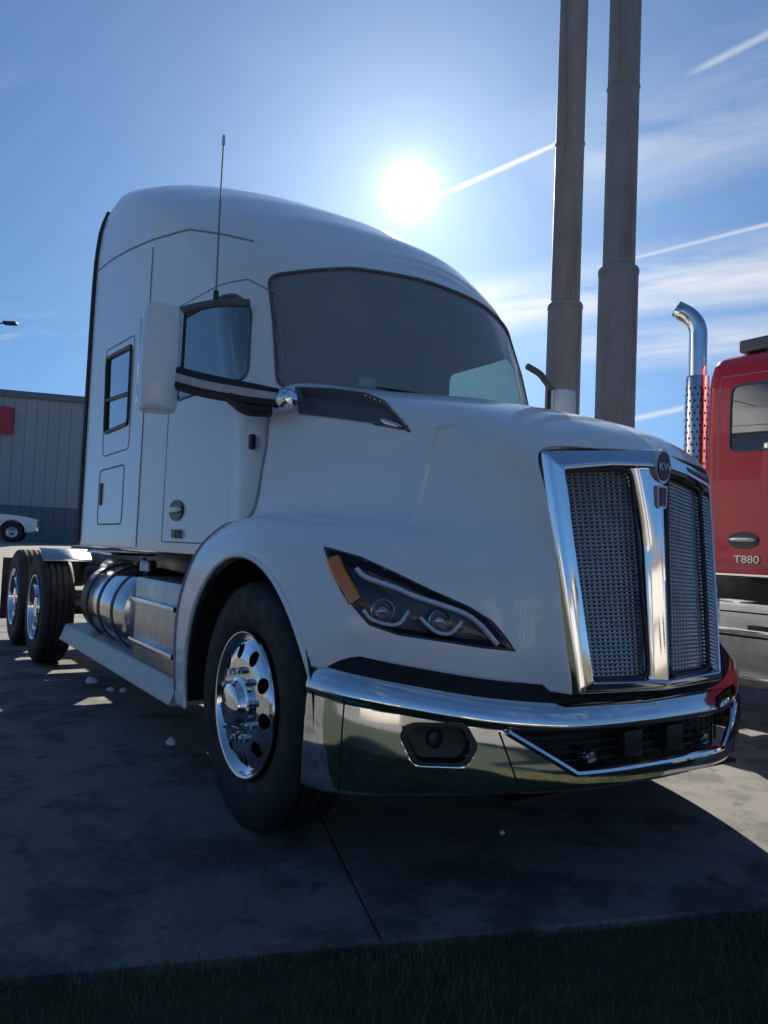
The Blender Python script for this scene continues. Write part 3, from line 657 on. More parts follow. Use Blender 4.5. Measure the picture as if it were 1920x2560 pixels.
def cab(root, c, paintm, sleeper, body_name):
    G = cab_grid(c); nr, nc = G.shape[:2]; V = G.reshape(-1, 3); F = quads(nr, nc); C = V[F].mean(1)
    front = C[:, 1] < np.interp(C[:, 2], c['z'], np.array(c['yf'])+np.array(c['D']))
    sidef = C[:, 0] < -.80
    ws = inpoly(C[:, 0], C[:, 2], WS_POLY) & front
    dw = inpoly(C[:, 1], C[:, 2], DW_POLY) & sidef & ~ws
    dr = inpoly(C[:, 1], C[:, 2], DOOR_POLY) & sidef & ~dw & ~ws
    sw = (inpoly(C[:, 1], C[:, 2], SW_POLY) & sidef) if sleeper else np.zeros(len(F), bool)
    rear_open = np.zeros(len(F), bool)
    body = ~(ws | dw | dr | sw)
    def both(mask):
        V1, F1 = submesh(V, F, mask); n = len(V1); return np.vstack([V1, V1*np.array([-1, 1, 1])]), np.vstack([F1[:, ::-1], F1+n])
    Vb, Fb = both(body); b = mk(body_name, Vb, Fb, paintm, root)
    bm = bmesh.new(); bm.from_mesh(b.data); bmesh.ops.remove_doubles(bm, verts=[v for v in bm.verts if abs(v.co.x) < .004], dist=.003)
    bmesh.ops.holes_fill(bm, edges=[e for e in bm.edges if e.is_boundary and all(v.co.z > c['ztop']-.002 for v in e.verts)], sides=0)
    bmesh.ops.recalc_face_normals(bm, faces=bm.faces); bm.to_mesh(b.data); bm.free(); b.data.polygons.foreach_set('use_smooth', [True]*len(b.data.polygons))
    m = MB(); xi = c['xr']-.06
    m.prism([(-xi,1.45),(xi,1.45),(xi,c['yr']-.05),(-xi,c['yr']-.05)], 1.105, 1.15, 'z'); m.build('cab_floor', M['satin'], root)
    Vw, Fw = both(ws); w = mk('windshield', Vw*np.array([1, 1, 1])+np.array([0, .006, 0]), Fw, M['glass'], root)
    m = MB(); m.tube(ws_path(c), .0085, 8, closed=True); m.build('windshield_gasket', M['trim'], w)
    for sg in (-1, 1):
        fx = np.array([1 if sg < 0 else -1, 1, 1]); own = lambda mask: submesh(V, F, mask)
        V1, F1 = own(dr); d = mk('door', V1*fx, F1 if sg > 0 else F1[:, ::-1], paintm, root)
        m = MB(); m.tube(side_path(c, DOOR_POLY, sg, -.0015), .0045, 6, closed=True); m.build('door_gap', M['gap'], d)
        V1, F1 = own(dw); g = mk('window', V1*fx-np.array([sg*.006, 0, 0]), F1 if sg > 0 else F1[:, ::-1], M['sglass'], d)
        m = MB(); m.tube(side_path(c, DW_POLY, sg), .0085, 8, closed=True); m.build('window_gasket', M['trim'], g)
        # door handle low on the door, badge under it, lock
        yx, zx = 2.62, 1.345; xs = float(side_x(c, yx))
        ov = [(yx+.118*math.cos(2*math.pi*k/32), zx+.062*math.sin(2*math.pi*k/32)) for k in range(32)]
        m = MB(); m.prism(ov, sg*(xs-.01), sg*(xs+.006)); h = m.build('door_handle', M['badge_dark'], d)
        m = MB(); m.tube([(sg*(xs+.012), yx-.105+.21*t, zx+.003) for t in np.linspace(0, 1, 9)], [.008, .017, .019, .019, .019, .019, .019, .017, .008], 8); m.build('handle_pull', M['letter'], h)
        text('model_badge', 'T680' if sleeper else 'T880', .075, (sg*(xs+.004), yx-.03, 1.205), (R(90), 0, R(-90) if sg < 0 else R(90)), M['letter'] if not sleeper else M['badge_dark'], d, .003, sx=1.25)
        m = MB(); m.box((sg*(float(side_x(c, 1.7))-.016), 1.70, 1.665), (.03, .03, .075), .008); m.build('door_hinge', M['badge_dark'], d)
        if sleeper:
            V1, F1 = own(sw); g = mk('sleeper_window', V1*fx-np.array([sg*.006, 0, 0]), F1 if sg > 0 else F1[:, ::-1], M['dglass'], b)
            m = MB(); m.tube(side_path(c, SW_POLY, sg), .017, 8, closed=True); m.build('window_gasket', M['black'], g)
            m = MB(); m.tube(side_path(c, [(3.645, 2.185), (4.325, 2.225)], sg, .0, closed=False), .014, 6); m.build('window_divider', M['black'], g)
            m = MB(); m.tube(side_path(c, SP_POLY, sg, -.002), .006, 6, closed=True); m.build('window_panel_gap', M['gap'], b)
            m = MB(); m.tube(side_path(c, LUG_POLY, sg, -.002), .007, 6, closed=True); l = m.build('luggage_door_gap', M['gap'], b)
            m = MB(); m.box((sg*1.063, 4.30, 1.50), (.02, .05, .17), .008); m.build('luggage_door_handle', M['badge_dark'], b)
            # seam between cab roof fairing and sides; cab to sleeper joint
            m = MB(); m.tube(side_path(c, [(4.99,3.42),(4.4,3.36),(3.9,3.28),(3.34,3.17),(2.67,3.03),(2.3,2.90),(2.10,2.82)], sg, -.001, closed=False), .007, 6); m.build('roof_seam', M['gap'], b)
            m = MB(); m.tube(side_path(c, [(3.28,1.12),(3.28,3.10)], sg, -.002, closed=False), .008, 6); m.build('cab_joint', M['gap'], b)
            m = MB(); m.tube(side_path(c, [(4.99,1.13),(4.985,3.5),(4.975,3.75),(4.965,3.95)], sg, .0, .1, closed=False), .024, 10); m.build('side_extender', M['black'], root)
        # mirror on its looped bracket
        q = lambda x, y, z: (x*(1 if sg < 0 else -1), y, z)
        hs = MB(); prof = [(1.785, .80), (1.79, .93), (1.815, 1.0), (2.0, 1.02), (2.22, .99), (2.285, .95), (2.30, .88), (2.303, .75)]
        ring = []
        for z, k in prof:
            for a in range(20):
                t = 2*math.pi*a/20; cx_, sx_ = math.cos(t), math.sin(t)
                ring.append(q(-1.375+.088*k*math.copysign(abs(cx_)**.45, cx_), 1.93+(.085 if sx_ < 0 else .055)*k*math.copysign(abs(sx_)**.7, sx_), z))
        F_ = [(i*20+a, i*20+(a+1) % 20, (i+1)*20+(a+1) % 20, (i+1)*20+a) for i in range(len(prof)-1) for a in range(20)]+[tuple(range(20)), tuple((len(prof)-1)*20+a for a in range(20))]
        mm = mk('side_mirror', ring, F_, paintm, d if False else root, True, None, 60)
        m = MB(); m.box(q(-1.385, 1.987, 2.10), (.15, .008, .30), .003); m.build('mirror_glass', M['mirror'], mm)
        m = MB(); m.box(q(-1.385, 1.987, 1.87), (.15, .008, .10), .003); m.build('convex_mirror', M['mirror'], mm)
        xb = float(side_x(c, 1.9))
        m = MB(); m.tube(cr([q(-xb+.02, 1.83, 2.385), q(-1.10, 1.86, 2.365), q(-1.20, 1.90, 2.335), q(-1.285, 1.93, 2.30)], 14), .022, 8); m.build('mirror_upper_arm', M['trim'], mm)
        m = MB(); m.tube([q(-1.283, 1.925, 2.31), q(-1.285, 1.925, 1.96)], .016, 8); m.build('mirror_post', M['letter'], mm)
        m = MB(); m.tube([q(-1.262, 1.93, 2.31), q(-1.264, 1.93, 1.93)], .013, 8); m.build('mirror_post_trim', M['black'], mm)
        for dz, rr2, mt in ((.040, .020, 'black'), (-.032, .024, 'black'), (.004, .026, 'step')):
            m = MB(); m.tube(cr([q(-1.335, 1.91, 1.965+dz), q(-1.20, 1.72, 1.905+dz), q(-1.06, 1.50, 1.855+dz*.8), q(-.985, 1.40, 1.835+dz*.6)], 16), rr2, 8); m.build('mirror_lower_arm', M[mt], mm)
        m = MB(); m.tube(cr([q(-1.13, 1.60, 1.845), q(-1.08, 1.53, 1.79), q(-1.0, 1.44, 1.78)], 10), .03, 8); m.build('mirror_pivot', M['black'], mm)
        m = MB(); m.lathe([(.001, -.07), (.03, -.065), (.045, -.04), (.05, 0), (.045, .05), (.02, .075), (.001, .08)], q(-.955, 1.385, 1.83), 'y', 20); m.build('mirror_mount', M['chrome'], mm)
        if sleeper and sg < 0:
            m = MB(); m.tube([(-1.13, 1.865, 2.36), (-1.13, 1.865, 2.42)], .014, 8); a_ = m.build('antenna', M['black'], mm)
            m = MB(); m.tube([(-1.13, 1.865, 2.40), (-1.132, 1.87, 2.8), (-1.128, 1.88, 3.20)], [.0055, .005, .004], 6); m.build('antenna_whip', M['gap'], a_)
            m = MB(); m.lathe([(.001, 0), (.008, .005), (.009, .03), (.006, .055), (.001, .06)], (-1.128, 1.88, 3.17), 'z', 10); m.build('antenna_tip', M['letter'], a_)
    # interior
    m = MB(); m.prism([(-.45,1.60),(.45,1.60),(.72,1.76),(.86,1.98),(.86,2.14),(-.86,2.14),(-.86,1.98),(-.72,1.76)], 1.3, 1.90, 'z'); m.prism([(-.35,1.66),(.35,1.66),(.80,2.0),(.80,2.10),(-.80,2.10),(-.80,2.0)], 1.90, 1.955, 'z'); m.build('dashboard', M['interior'], root)
    for sx in (-.48, .48):
        m = MB(); m.box((sx, 2.68, 1.62), (.50, .50, .14), .05); m.box((sx, 2.92, 1.98), (.48, .13, .66), .06, Matrix.Rotation(R(-8), 3, 'X')); m.box((sx, 2.955, 2.40), (.26, .10, .18), .04); m.box((sx, 2.68, 1.36), (.34, .36, .42), .03)
        m.build('seat', M['seat'], root)
    m = MB(); t_ = [(.48+.215*math.cos(a), 2.27+.07*math.sin(a), 2.0+.20*math.sin(a)) for a in np.linspace(0, 2*math.pi, 33)[:-1]]; m.tube(t_, .016, 8, closed=True); m.tube([(.27, 2.27, 2.0), (.69, 2.27, 2.0)], .014, 6); m.tube([(.48, 2.27, 2.0), (.48, 2.1, 1.86)], .03, 8); m.build('steering_wheel', M['black'], root)
    for sx in (-.46, .46):
        m = MB(); m.box((sx*.85, 1.95, 2.56), (.52, .03, .12), .01, Matrix.Rotation(R(30), 3, 'X')); m.build('sun_visor', M['interior'], root)
    if sleeper:
        m = MB(); m.box((-.30, 1.745, 2.07), (.10, .01, .05), .002); m.build('dash_placard', M['letter'], root)
    m = MB(); m.prism([(-xi, c['yr']-.10), (xi, c['yr']-.10), (xi, c['yr']-.07), (-xi, c['yr']-.07)], 1.15, c['ztop']-.5 if sleeper else 1.9, 'z'); m.build('cab_back_trim', M['interior'], root)
    if sleeper:
        m = MB(); m.prism([(-xi, 3.35), (xi, 3.35), (xi, 3.38), (-xi, 3.38)], 1.15, 3.2, 'z'); m.build('sleeper_curtain', M['seat'], root)
        m = MB(); m.prism([(-.72, 2.12), (.72, 2.12), (.90, 2.5), (.95, 3.35), (-.95, 3.35), (-.90, 2.5)], 2.62, 2.65, 'z'); m.build('headliner', M['interior'], root)
    # wipers
    for x0, x1 in ((-.05, -.62), (.62, .08)):
        pts = [(x, float(np.interp(2.0+.10*k, c['z'], c['yf']))+.72*(1-(1-min(.97, abs(x)/.985)**2.2)**(1/2.2))-.03, 1.955+.02*k) for k, x in ((0, x0), (.5, (x0+x1)/2), (1, x1))]
        m = MB(); m.tube(cr(pts, 10), .006, 6); m.build('wiper', M['black'], root)
    return b

def chassis(root, back, sleeper):
    for sx in (-.43, .43):
        m = MB(); x = sx; s = 1 if sx < 0 else -1
        m.prism([(x-.045, .80), (x+.045, .80), (x+.045, .815), (x-s*-.03 if False else x+.045*s-.0, .815), (x+.045, 1.065), (x-.045, 1.065)], .75, back, 'y') if False else m.box((x, (back+.75)/2, .93), (.085, back-.75, .27), .006)
        m.build('frame_rail', M['satin'], root)
    m = MB(); m.box((0, 1.0, 1.02), (.72, 1.0, .75), .06); m.box((0, 1.9, .95), (.62, .9, .55), .06); m.lathe([(.06, 2.3), (.06, back-2.0)], (0, 0, .78), 'y', 16); m.build('engine', M['bore'], root)
    m = MB(); m.box((0, 1.55, .58), (1.3, 1.5, .10), .03); m.build('sun_block_pan', M['satin'], root)  # unseen plate added under the engine to block a sun patch
    for yy, ww in ((4.55, .5), (5.15, .35)):
        m = MB(); m.box((0, yy, .93), (.78, ww, .16), .01); m.build('sun_block_plate', M['satin'], root)  # plates added between the rails to break up sunlight on the ground
    m = MB(); m.box((0, AX_Y, .43), (1.9, .11, .11), .02); m.build('front_axle', M['satin'], root)
    for sg in (-1, 1): wheel(root, sg*1.02, AX_Y, sg, 'steer')
    for y in (5.97, 7.29):
        yy = y if sleeper else y-.6
        m = MB(); m.lathe([(.07, -.95), (.08, -.3), (.2, -.16), (.22, 0), (.2, .16), (.08, .3), (.07, .95)], (0, yy, .505), 'x', 20); m.build('rear_axle', M['satin'], root)
        for sg in (-1, 1):
            wheel(root, sg*1.085, yy, sg, 'drive')
    for y in ((5.97, 7.29) if sleeper else (5.37, 6.69)):
        m = MB(); m.box((0, y, 1.0), (.95, .10, .12), .01); m.lathe([(.12, -.14), (.15, -.1), (.15, .1), (.12, .14)], (.58, y+.25, .75), 'z', 20); m.lathe([(.12, -.14), (.15, -.1), (.15, .1), (.12, .14)], (-.58, y+.25, .75), 'z', 20); m.build('suspension', M['satin'], root)
    yb = 6.63 if sleeper else 6.0
    m = MB(); m.prism(rounded([(-.45, yb-.45), (.45, yb-.45), (.45, yb+.1), (.22, yb+.55), (.08, yb+.1), (-.08, yb+.1), (-.22, yb+.55), (-.45, yb+.1)], .06), 1.13, 1.19, 'z'); m.box((0, yb, 1.1), (.8, .3, .07), .01); m.build('fifth_wheel', M['satin'], root)
    for sg in (-1, 1):
        m = MB(); m.box((sg*.95, back-.25, .55), (.60, .012, .70), .003); m.build('mud_flap', M['rubber'], root)
        m = MB(); m.box((sg*.75, back+.02, .93), (.35, .05, .12), .01); m.build('tail_lamp', M['redlens'], root)
        # quarter fender over the leading drive wheel
        yq = 5.97 if sleeper else 5.37
        m = MB(); a = np.linspace(R(100), R(128), 8); V_ = [(x, yq+.56*math.cos(t), AX_Z+.56*math.sin(t)) for x in (sg*1.22, sg*.80) for t in a]; m.add(V_, [(k, k+1, 9+k, 8+k) for k in range(7)])
        o = m.build('quarter_fender', M['brushed'], root); md = o.modifiers.new('s', 'SOLIDIFY'); md.thickness = .006
    # fuel tank, straps, tool boxes and steps along each side
    for sg in (-1, 1):
        y0, y1 = ((3.35, 4.62) if sg < 0 else (2.35, 3.3)) if sleeper else (3.3, 4.6)
        m = MB(); m.lathe([(.001, y0), (.20, y0+.004), (.265, y0+.02), (.29, y0+.06), (.29, y1-.06), (.265, y1-.02), (.20, y1-.004), (.001, y1)], (sg*.82, 0, .68), 'y', 48); t = m.build('fuel_tank', M['alu'], root)
        for yy in (y0+.25, (y0+y1)/2, y1-.25):
            m = MB(); m.lathe([(.2905, yy-.03), (.296, yy-.028), (.296, yy+.028), (.2905, yy+.03)], (sg*.82, 0, .68), 'y', 48); m.build('tank_strap', M['satin'], t)
        m = MB(); m.lathe([(.001, .05), (.05, .05), (.055, .03), (.055, -.02)], (sg*.90, y0+.18, .975), 'z', 20); m.build('filler_cap', M['brushed'], t)
        if sleeper and sg < 0:
            m = MB(); m.box((-.86, 2.68, .68), (.46, .92, .52), .03); bx = m.build('battery_box', M['brushed'], root)
            for z in (.55, .80):
                m = MB(); m.box((-1.10, 2.68, z), (.06, .84, .03), .008); m.build('step_tread', M['alu'], bx)
            m = MB(); m.prism(rounded([(-1.14,.30),(-1.09,.43),(-.90,.44),(-.90,.30)], .015), 2.22, 5.15, 'y'); m.build('running_board', M['step'], root)
            for yy in (2.5, 3.3, 4.0, 4.8):
                m = MB(); m.box((-.80, yy, .45), (.30, .05, .25), .01); m.build('board_bracket', M['satin'], root)
            m = MB(); m.lathe([(.001, 4.72), (.10, 4.725), (.115, 4.75), (.115, 5.2), (.10, 5.225), (.001, 5.23)], (-.72, 0, .88), 'y', 28); m.build('air_tank', M['brushed'], root)
            m = MB(); m.box((-.75, 4.9, 1.045), (.35, .9, .02), .004); m.build('deck_plate', M['alu'], root)
            for k_, (pa, pb) in enumerate((((-.55, 4.7, .95), (-.6, 5.5, .80)), ((-.5, 5.0, 1.0), (-.7, 5.6, .9)))):
                m = MB(); m.tube(cr([pa, ((pa[0]+pb[0])/2, (pa[1]+pb[1])/2, pa[2]-.12), pb], 12), .015, 6); m.build('air_hose', M['rubber'], root)
        elif sleeper:
            m = MB(); m.box((.95, 2.6, .34), (.22, .8, .04), .01); m.build('step_tread', M['alu'], root)
        else:
            m = MB(); m.box((sg*.88, 2.45, .60), (.42, 1.0, .60), .03); bx = m.build('tool_box', M['brushed'], root)
            m = MB(); m.box((sg*1.092, 2.45, .66), (.006, .94, .014)); m.box((sg*1.092, 2.45, .83), (.006, .94, .010)); m.build('lid_gap', M['bore'], bx, False)
            m = MB(); m.box((sg*1.10, 2.45, .72), (.02, .14, .05), .008); m.build('latch', M['satin'], bx)
            for z in (.38, .70):
                m = MB(); m.box((sg*1.10, 2.45, z), (.10, .9, .03), .008); m.build('step_tread', M['alu'], bx)

def truck(name, label, loc, paintm, sleeper):
    root = empty(name, loc, 0, label, 'truck')
    c = HIGH if sleeper else DAY
    cab(root, c, paintm, sleeper, 'cab_and_sleeper' if sleeper else 'cab')
    hood(root, paintm); bumper(root); grille(root)
    chassis(root, 8.25 if sleeper else 7.6, sleeper)
    if not sleeper:
        # exhaust stack with perforated heat shield behind the passenger side of the cab
        ex, ey = -.86, 3.13
        m = MB(); m.lathe([(.092, .75), (.092, 2.64), (.088, 2.655), (.066, 2.66)], (ex, ey, 0), 'z', 32); s = m.build('heat_shield', M['heat'], root)
        m = MB(); 
        for i in range(33):
            for k in range(14):
                a = 2*math.pi*(k+.5*(i % 2))/14; z = .95+i*.05; cx_, cy_ = ex+.0926*math.cos(a), ey+.0926*math.sin(a)
                t = Vector((-math.sin(a), math.cos(a), 0)); V_ = [(cx_+t.x*.008*math.cos(b), cy_+t.y*.008*math.cos(b), z+.011*math.sin(b)) for b in np.linspace(0, 2*math.pi, 9)[:-1]]
                m.add(V_, [tuple(range(8))])
        m.build('perforation', M['bore'], s, smooth=False, kind='stuff')
        m = MB(); pth = [(ex, ey, 2.2), (ex, ey, 2.6), (ex, ey, 3.0)]+[(ex-.15*(1-math.cos(t)), ey+.19*(1-math.cos(t)), 3.0+.22*math.sin(t)) for t in np.linspace(.15, R(60), 9)]
        pth.append((pth[-1][0]-.030, pth[-1][1]+.038, pth[-1][2]+.03))
        m.tube(pth, .066, 28, cap=False); p = m.build('exhaust_pipe', M['alu'], root); md = p.modifiers.new('s', 'SOLIDIFY'); md.thickness = .004
        m = MB(); e0 = Vector(pth[-1]); e1 = Vector(pth[-2]); d = (e0-e1).normalized(); u = d.cross(Vector((0, 1, 0))).normalized(); v = d.cross(u); cpt = e0-d*.03
        m.add([tuple(cpt+u*.064*math.cos(a)+v*.064*math.sin(a)) for a in np.linspace(0, 2*math.pi, 25)[:-1]], [tuple(range(24))]); m.build('exhaust_bore', M['bore'], root)
        # roof-mounted beacon box
        m = MB(); m.box((-.66, 2.66, 2.845), (.30, .30, .10), .02); bxr = m.build('roof_box', M['trim'], root)
        m = MB(); m.box((-.78, 2.56, 2.78), (.03, .05, .09), .004); m.build('roof_box_foot', M['letter'], bxr)
        m = MB(); m.box((-.54, 2.56, 2.80), (.03, .05, .08), .004); m.build('roof_box_foot', M['letter'], bxr)
    return root
WHITE = truck('semi_truck', 'white sleeper cab semi truck with chrome grille and bumper, parked nose towards the grass', (0, 0, 0), M['white'], True)
RED = truck('semi_truck', 'red day cab truck with upright chrome exhaust stack, beyond the white truck', (3.80, -1.17, 0), M['red'], False)

# ------------------------------------------------------------------ ground
EO = np.array((-1.13, .165)); ED = np.array((.947, -.320)); ED = ED/np.linalg.norm(ED); EN = np.array((-ED[1]*-1, -ED[0]))  # along the pad edge / towards the grass
EN = np.array((ED[1], -ED[0]))
def pad(a, n): return EO+ED*a+EN*n
def rise(x, y): 
    t = np.clip((y-12)/16, 0, 1); return .85*t*t*(3-2*t)
def concrete(name, base, dark, stain, joint=False):
    k = NT(name); co = 'Object'
    big = k.noise(.55, 6, .6); mid = k.noise(3.5, 6, .65); fine = k.noise(60, 4, .6); sp = k.noise(1.7, 7, .72)
    c = k.mix(k.ramp(mid, [(.3, 0.0), (.7, 1.0)]), base, tuple(x*.80 for x in base))
    c = k.mix(k.ramp(big, [(.42, 0.0), (.66, .7)]), c, dark)
    c = k.mix(k.ramp(sp, [(.48, 0.0), (.575, stain)]), c, tuple(x*.30 for x in dark))
    c = k.mix(k.ramp(fine, [(.35, .25), (.6, 0.0)]), c, tuple(x*.55 for x in base))
    wob = k.n.new('ShaderNodeVectorMath'); wob.operation = 'ADD'; wn_ = k.n.new('ShaderNodeTexNoise'); wn_.inputs['Scale'].default_value = 2.3; wn_.inputs['Detail'].default_value = 5
    k.l.new(k.tc.outputs['Object'], wn_.inputs['Vector']); scl = k.n.new('ShaderNodeVectorMath'); scl.operation = 'SCALE'; scl.inputs['Scale'].default_value = .5; k.l.new(wn_.outputs['Color'], scl.inputs[0]); k.l.new(k.tc.outputs['Object'], wob.inputs[0]); k.l.new(scl.outputs[0], wob.inputs[1])
    vo = k.n.new('ShaderNodeTexVoronoi'); vo.feature = 'DISTANCE_TO_EDGE'; vo.inputs['Scale'].default_value = .33; k.l.new(wob.outputs[0], vo.inputs['Vector'])
    c = k.mix(k.ramp(vo.outputs[0], [(.0, .45), (.0025, 0.0)]), c, tuple(x*.25 for x in dark))
    grit = k.noise(210, 2, .5); c = k.mix(k.ramp(grit, [(.60, 0.0), (.72, .55)]), c, tuple(min(1, x*1.5) for x in base)); c = k.mix(k.ramp(grit, [(.30, .6), (.40, 0.0)]), c, tuple(x*.4 for x in dark))
    spots = k.noise(7.5, 3, .5); c = k.mix(k.ramp(spots, [(.66, 0.0), (.71, .7)]), c, tuple(x*.3 for x in dark))
    k.col(c); k.set(Roughness=.88); k.bump(k.mix(.5, mid, fine), .45, .008)
    return k.m
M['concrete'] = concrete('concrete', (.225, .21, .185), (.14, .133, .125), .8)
M['lot'] = concrete('pale_lot', (.36, .33, .275), (.28, .26, .22), .25)  # paler ground colour of the lot round the pad
M['asphalt'] = concrete('road_concrete', (.33, .32, .30), (.27, .26, .245), .3)
k = NT('soil_under_grass'); k.col(k.ramp(k.noise(9, 6, .7), [(.3, (.030, .034, .018)), (.55, (.045, .060, .024)), (.75, (.075, .065, .040))])); k.set(Roughness=.95); k.bump(k.noise(40, 5), .6, .02); M['soil'] = k.m
k = NT('grass_blade'); oi = k.n.new('ShaderNodeObjectInfo'); k.col(k.ramp(k.noise(2.2, 5, .7), [(.3, (.035, .065, .018)), (.45, (.055, .085, .022)), (.56, (.13, .105, .050)), (.75, (.20, .16, .09))])); k.set(Roughness=.7); M['blade'] = k.m

# big ground sheet, rising gently towards the building on the left
gx = np.concatenate([np.linspace(-600, -60, 8), np.linspace(-50, 60, 45), np.linspace(75, 700, 8)]); gyv = np.concatenate([np.linspace(-500, -60, 7), np.linspace(-50, 60, 56), np.linspace(75, 900, 8)])
V = [(x, y, -.05+float(rise(x, y))) for y in gyv for x in gx]
g = mk('ground', V, quads(len(gyv), len(gx)), M['lot']); g['kind'] = 'structure'
# concrete pad: separate slabs with open joints
padr = empty('pavement'); padr['kind'] = 'structure'
SL, JO = 3.9, .006
slab_me = {}
def slab(a0, a1, n0, n1):
    m = MB(); c = [pad(a0+JO/2, n1-JO/2), pad(a1-JO/2, n1-JO/2), pad(a1-JO/2, n0+JO/2), pad(a0+JO/2, n0+JO/2)]
    b = .008; ci = [pad(a0+JO/2+b, n1-JO/2-b), pad(a1-JO/2-b, n1-JO/2-b), pad(a1-JO/2-b, n0+JO/2+b), pad(a0+JO/2+b, n0+JO/2+b)]
    dz = random.uniform(-.002, .002)
    V = [(p[0], p[1], -.12) for p in c]+[(p[0], p[1], -.007+dz) for p in c]+[(p[0], p[1], dz) for p in ci]
    F = [(8, 9, 10, 11)]+[(i, (i+1) % 4, 4+(i+1) % 4, 4+i) for i in range(4)]+[(4+i, 4+(i+1) % 4, 8+(i+1) % 4, 8+i) for i in range(4)]
    if (c[1]-c[0])[0]*(c[2]-c[1])[1]-(c[1]-c[0])[1]*(c[2]-c[1])[0] < 0: F = [f[::-1] for f in F]
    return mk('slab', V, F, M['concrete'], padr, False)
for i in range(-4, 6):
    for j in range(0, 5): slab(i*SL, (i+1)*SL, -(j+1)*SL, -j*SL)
# grass verge with soil sheet
def sheet(name, a0, a1, n0, n1, z, mat, na=2, nn=2, bump_=0.0, kind='structure'):
    V = []
    for i in range(nn):
        for j in range(na):
            p = pad(a0+(a1-a0)*j/(na-1), n0+(n1-n0)*i/(nn-1)); V.append((p[0], p[1], z+random.uniform(-1, 1)*bump_))
    o = mk(name, V, quads(nn, na)[:, ::-1], mat); o['kind'] = kind; return o
sheet('grass_verge', -40, 60, .02, 7.5, -.022, M['soil'], 300, 40, .006)
sheet('road', -200, 200, 8.4, 19.5, -.03, M['asphalt'])
# kerb between verge and road
m = MB(); c = [pad(-200, 7.55), pad(200, 7.55), pad(200, 8.4), pad(-200, 8.4)]; m.prism([tuple(p) for p in c], -.2, .03, 'z'); kb = m.build('sidewalk', M['concrete'], None, False); kb['kind'] = 'structure'
k = NT('dry_lawn'); k.col(k.ramp(k.noise(.9, 6, .7), [(.3, (.10, .11, .05)), (.5, (.22, .19, .11)), (.75, (.30, .26, .17))])); k.set(Roughness=.95); M['dry'] = k.m
sheet('lawn_beyond_road', -200, 200, 19.6, 70, -.028, M['dry'])
# blades
def blades(a0, a1, n0, n1, count, h0, h1, w, name):
    rng = np.random.default_rng(3); a = rng.uniform(a0, a1, count); n = n0+(n1-n0)*rng.uniform(0, 1, count)**1.0
    clump = np.sin(a*5.1+np.sin(n*7)*1.5)*np.sin(n*6.3+a)*.5+.5
    keep = rng.uniform(0, 1, count) < .45+.55*clump; a, n, clump = a[keep], n[keep], clump[keep]; k = len(a)
    P = EO+np.outer(a, ED)+np.outer(n, EN); az = rng.uniform(0, 2*math.pi, k); h = rng.uniform(h0, h1, k)*(.6+.6*clump); lean = rng.uniform(.1, .9, k)*h; ww = w*rng.uniform(.6, 1.3, k)
    dx, dy = np.cos(az), np.sin(az); z0 = -.02
    V = np.zeros((k, 5, 3)); 
    V[:, 0] = np.stack([P[:, 0]-dy*ww, P[:, 1]+dx*ww, np.full(k, z0)], 1); V[:, 1] = np.stack([P[:, 0]+dy*ww, P[:, 1]-dx*ww, np.full(k, z0)], 1)
    V[:, 2] = np.stack([P[:, 0]+dx*lean*.35+dy*ww*.7, P[:, 1]+dy*lean*.35-dx*ww*.7, z0+h*.6], 1); V[:, 3] = np.stack([P[:, 0]+dx*lean*.35-dy*ww*.7, P[:, 1]+dy*lean*.35+dx*ww*.7, z0+h*.6], 1)
    V[:, 4] = np.stack([P[:, 0]+dx*lean, P[:, 1]+dy*lean, z0+h], 1)
    b = np.arange(k)*5; F = [(i, i+1, i+2, i+3) for i in b]+[(i+3, i+2, i+4) for i in b]
    o = mk(name, V.reshape(-1, 3), F, M['blade'], None, False); tag(o, 'short patchy grass along the edge of the concrete', 'grass', kind='stuff'); return o
blades(-3.2, 4.2, -.025, 2.6, 150000, .018, .05, .0016, 'grass')

# ------------------------------------------------------------------ sign posts
def cam_dir(u, v):
    """direction (world) of a point of the 1659 x 2212 picture plane, used to set out distant things"""
    f = 1652.4; x2, y2 = (u-829.5)/f, (v-1106)/f
    return f_+rr*x2-uu*y2
def place(u, depth):
    d = cam_dir(u, 1106); p = Vector((-2.457, -1.761, 0))+Vector((d.x, d.y, 0))*depth; return (p.x, p.y)
def post(u, depth, rl, ru, zsh, label):
    x, y = place(u, depth); z0 = float(rise(x, y))-.06
    p = empty('sign_post', (x, y, z0), 0, label, 'post', 'twin steel posts of a tall roadside sign')
    m = MB(); m.lathe([(rl, 0), (rl, zsh-.03), (rl*1.03, zsh-.03), (rl*1.03, zsh+.03), (rl*.98, zsh+.06), (ru, zsh+.10)], (0, 0, 0), 'z', 40); m.build('lower_tube', M['pole'], p)
    for zz in (zsh*.5, zsh+3.1, zsh+6.2):
        m = MB(); rz_ = rl if zz < zsh else ru; m.tube([(rz_*math.cos(t), rz_*math.sin(t), zz+.006*math.sin(3*t)) for t in np.linspace(0, 2*math.pi, 49)[:-1]], .012, 6, closed=True); m.build('weld_seam', M['pole'], p)
    m = MB(); m.lathe([(ru, zsh+.05), (ru*.97, 17.0)], (0, 0, 0), 'z', 40); m.build('upper_tube', M['pole'], p)
    m = MB(); m.lathe([(.001, .04), (rl+.16, .04), (rl+.16, 0)], (0, 0, 0), 'z', 24); m.build('base_plate', M['pole'], p)
    for k in range(8):
        a = 2*math.pi*k/8; m = MB(); m.lathe([(.025, .04), (.025, .09), (.001, .092)], ((rl+.1)*math.cos(a), (rl+.1)*math.sin(a), 0), 'z', 6); m.build('anchor_bolt', M['brushed'], p)
    return p
PL = post(1207, 14.0, .315, .265, 5.85, 'left and farther of the two tall brown sign posts behind the hood')
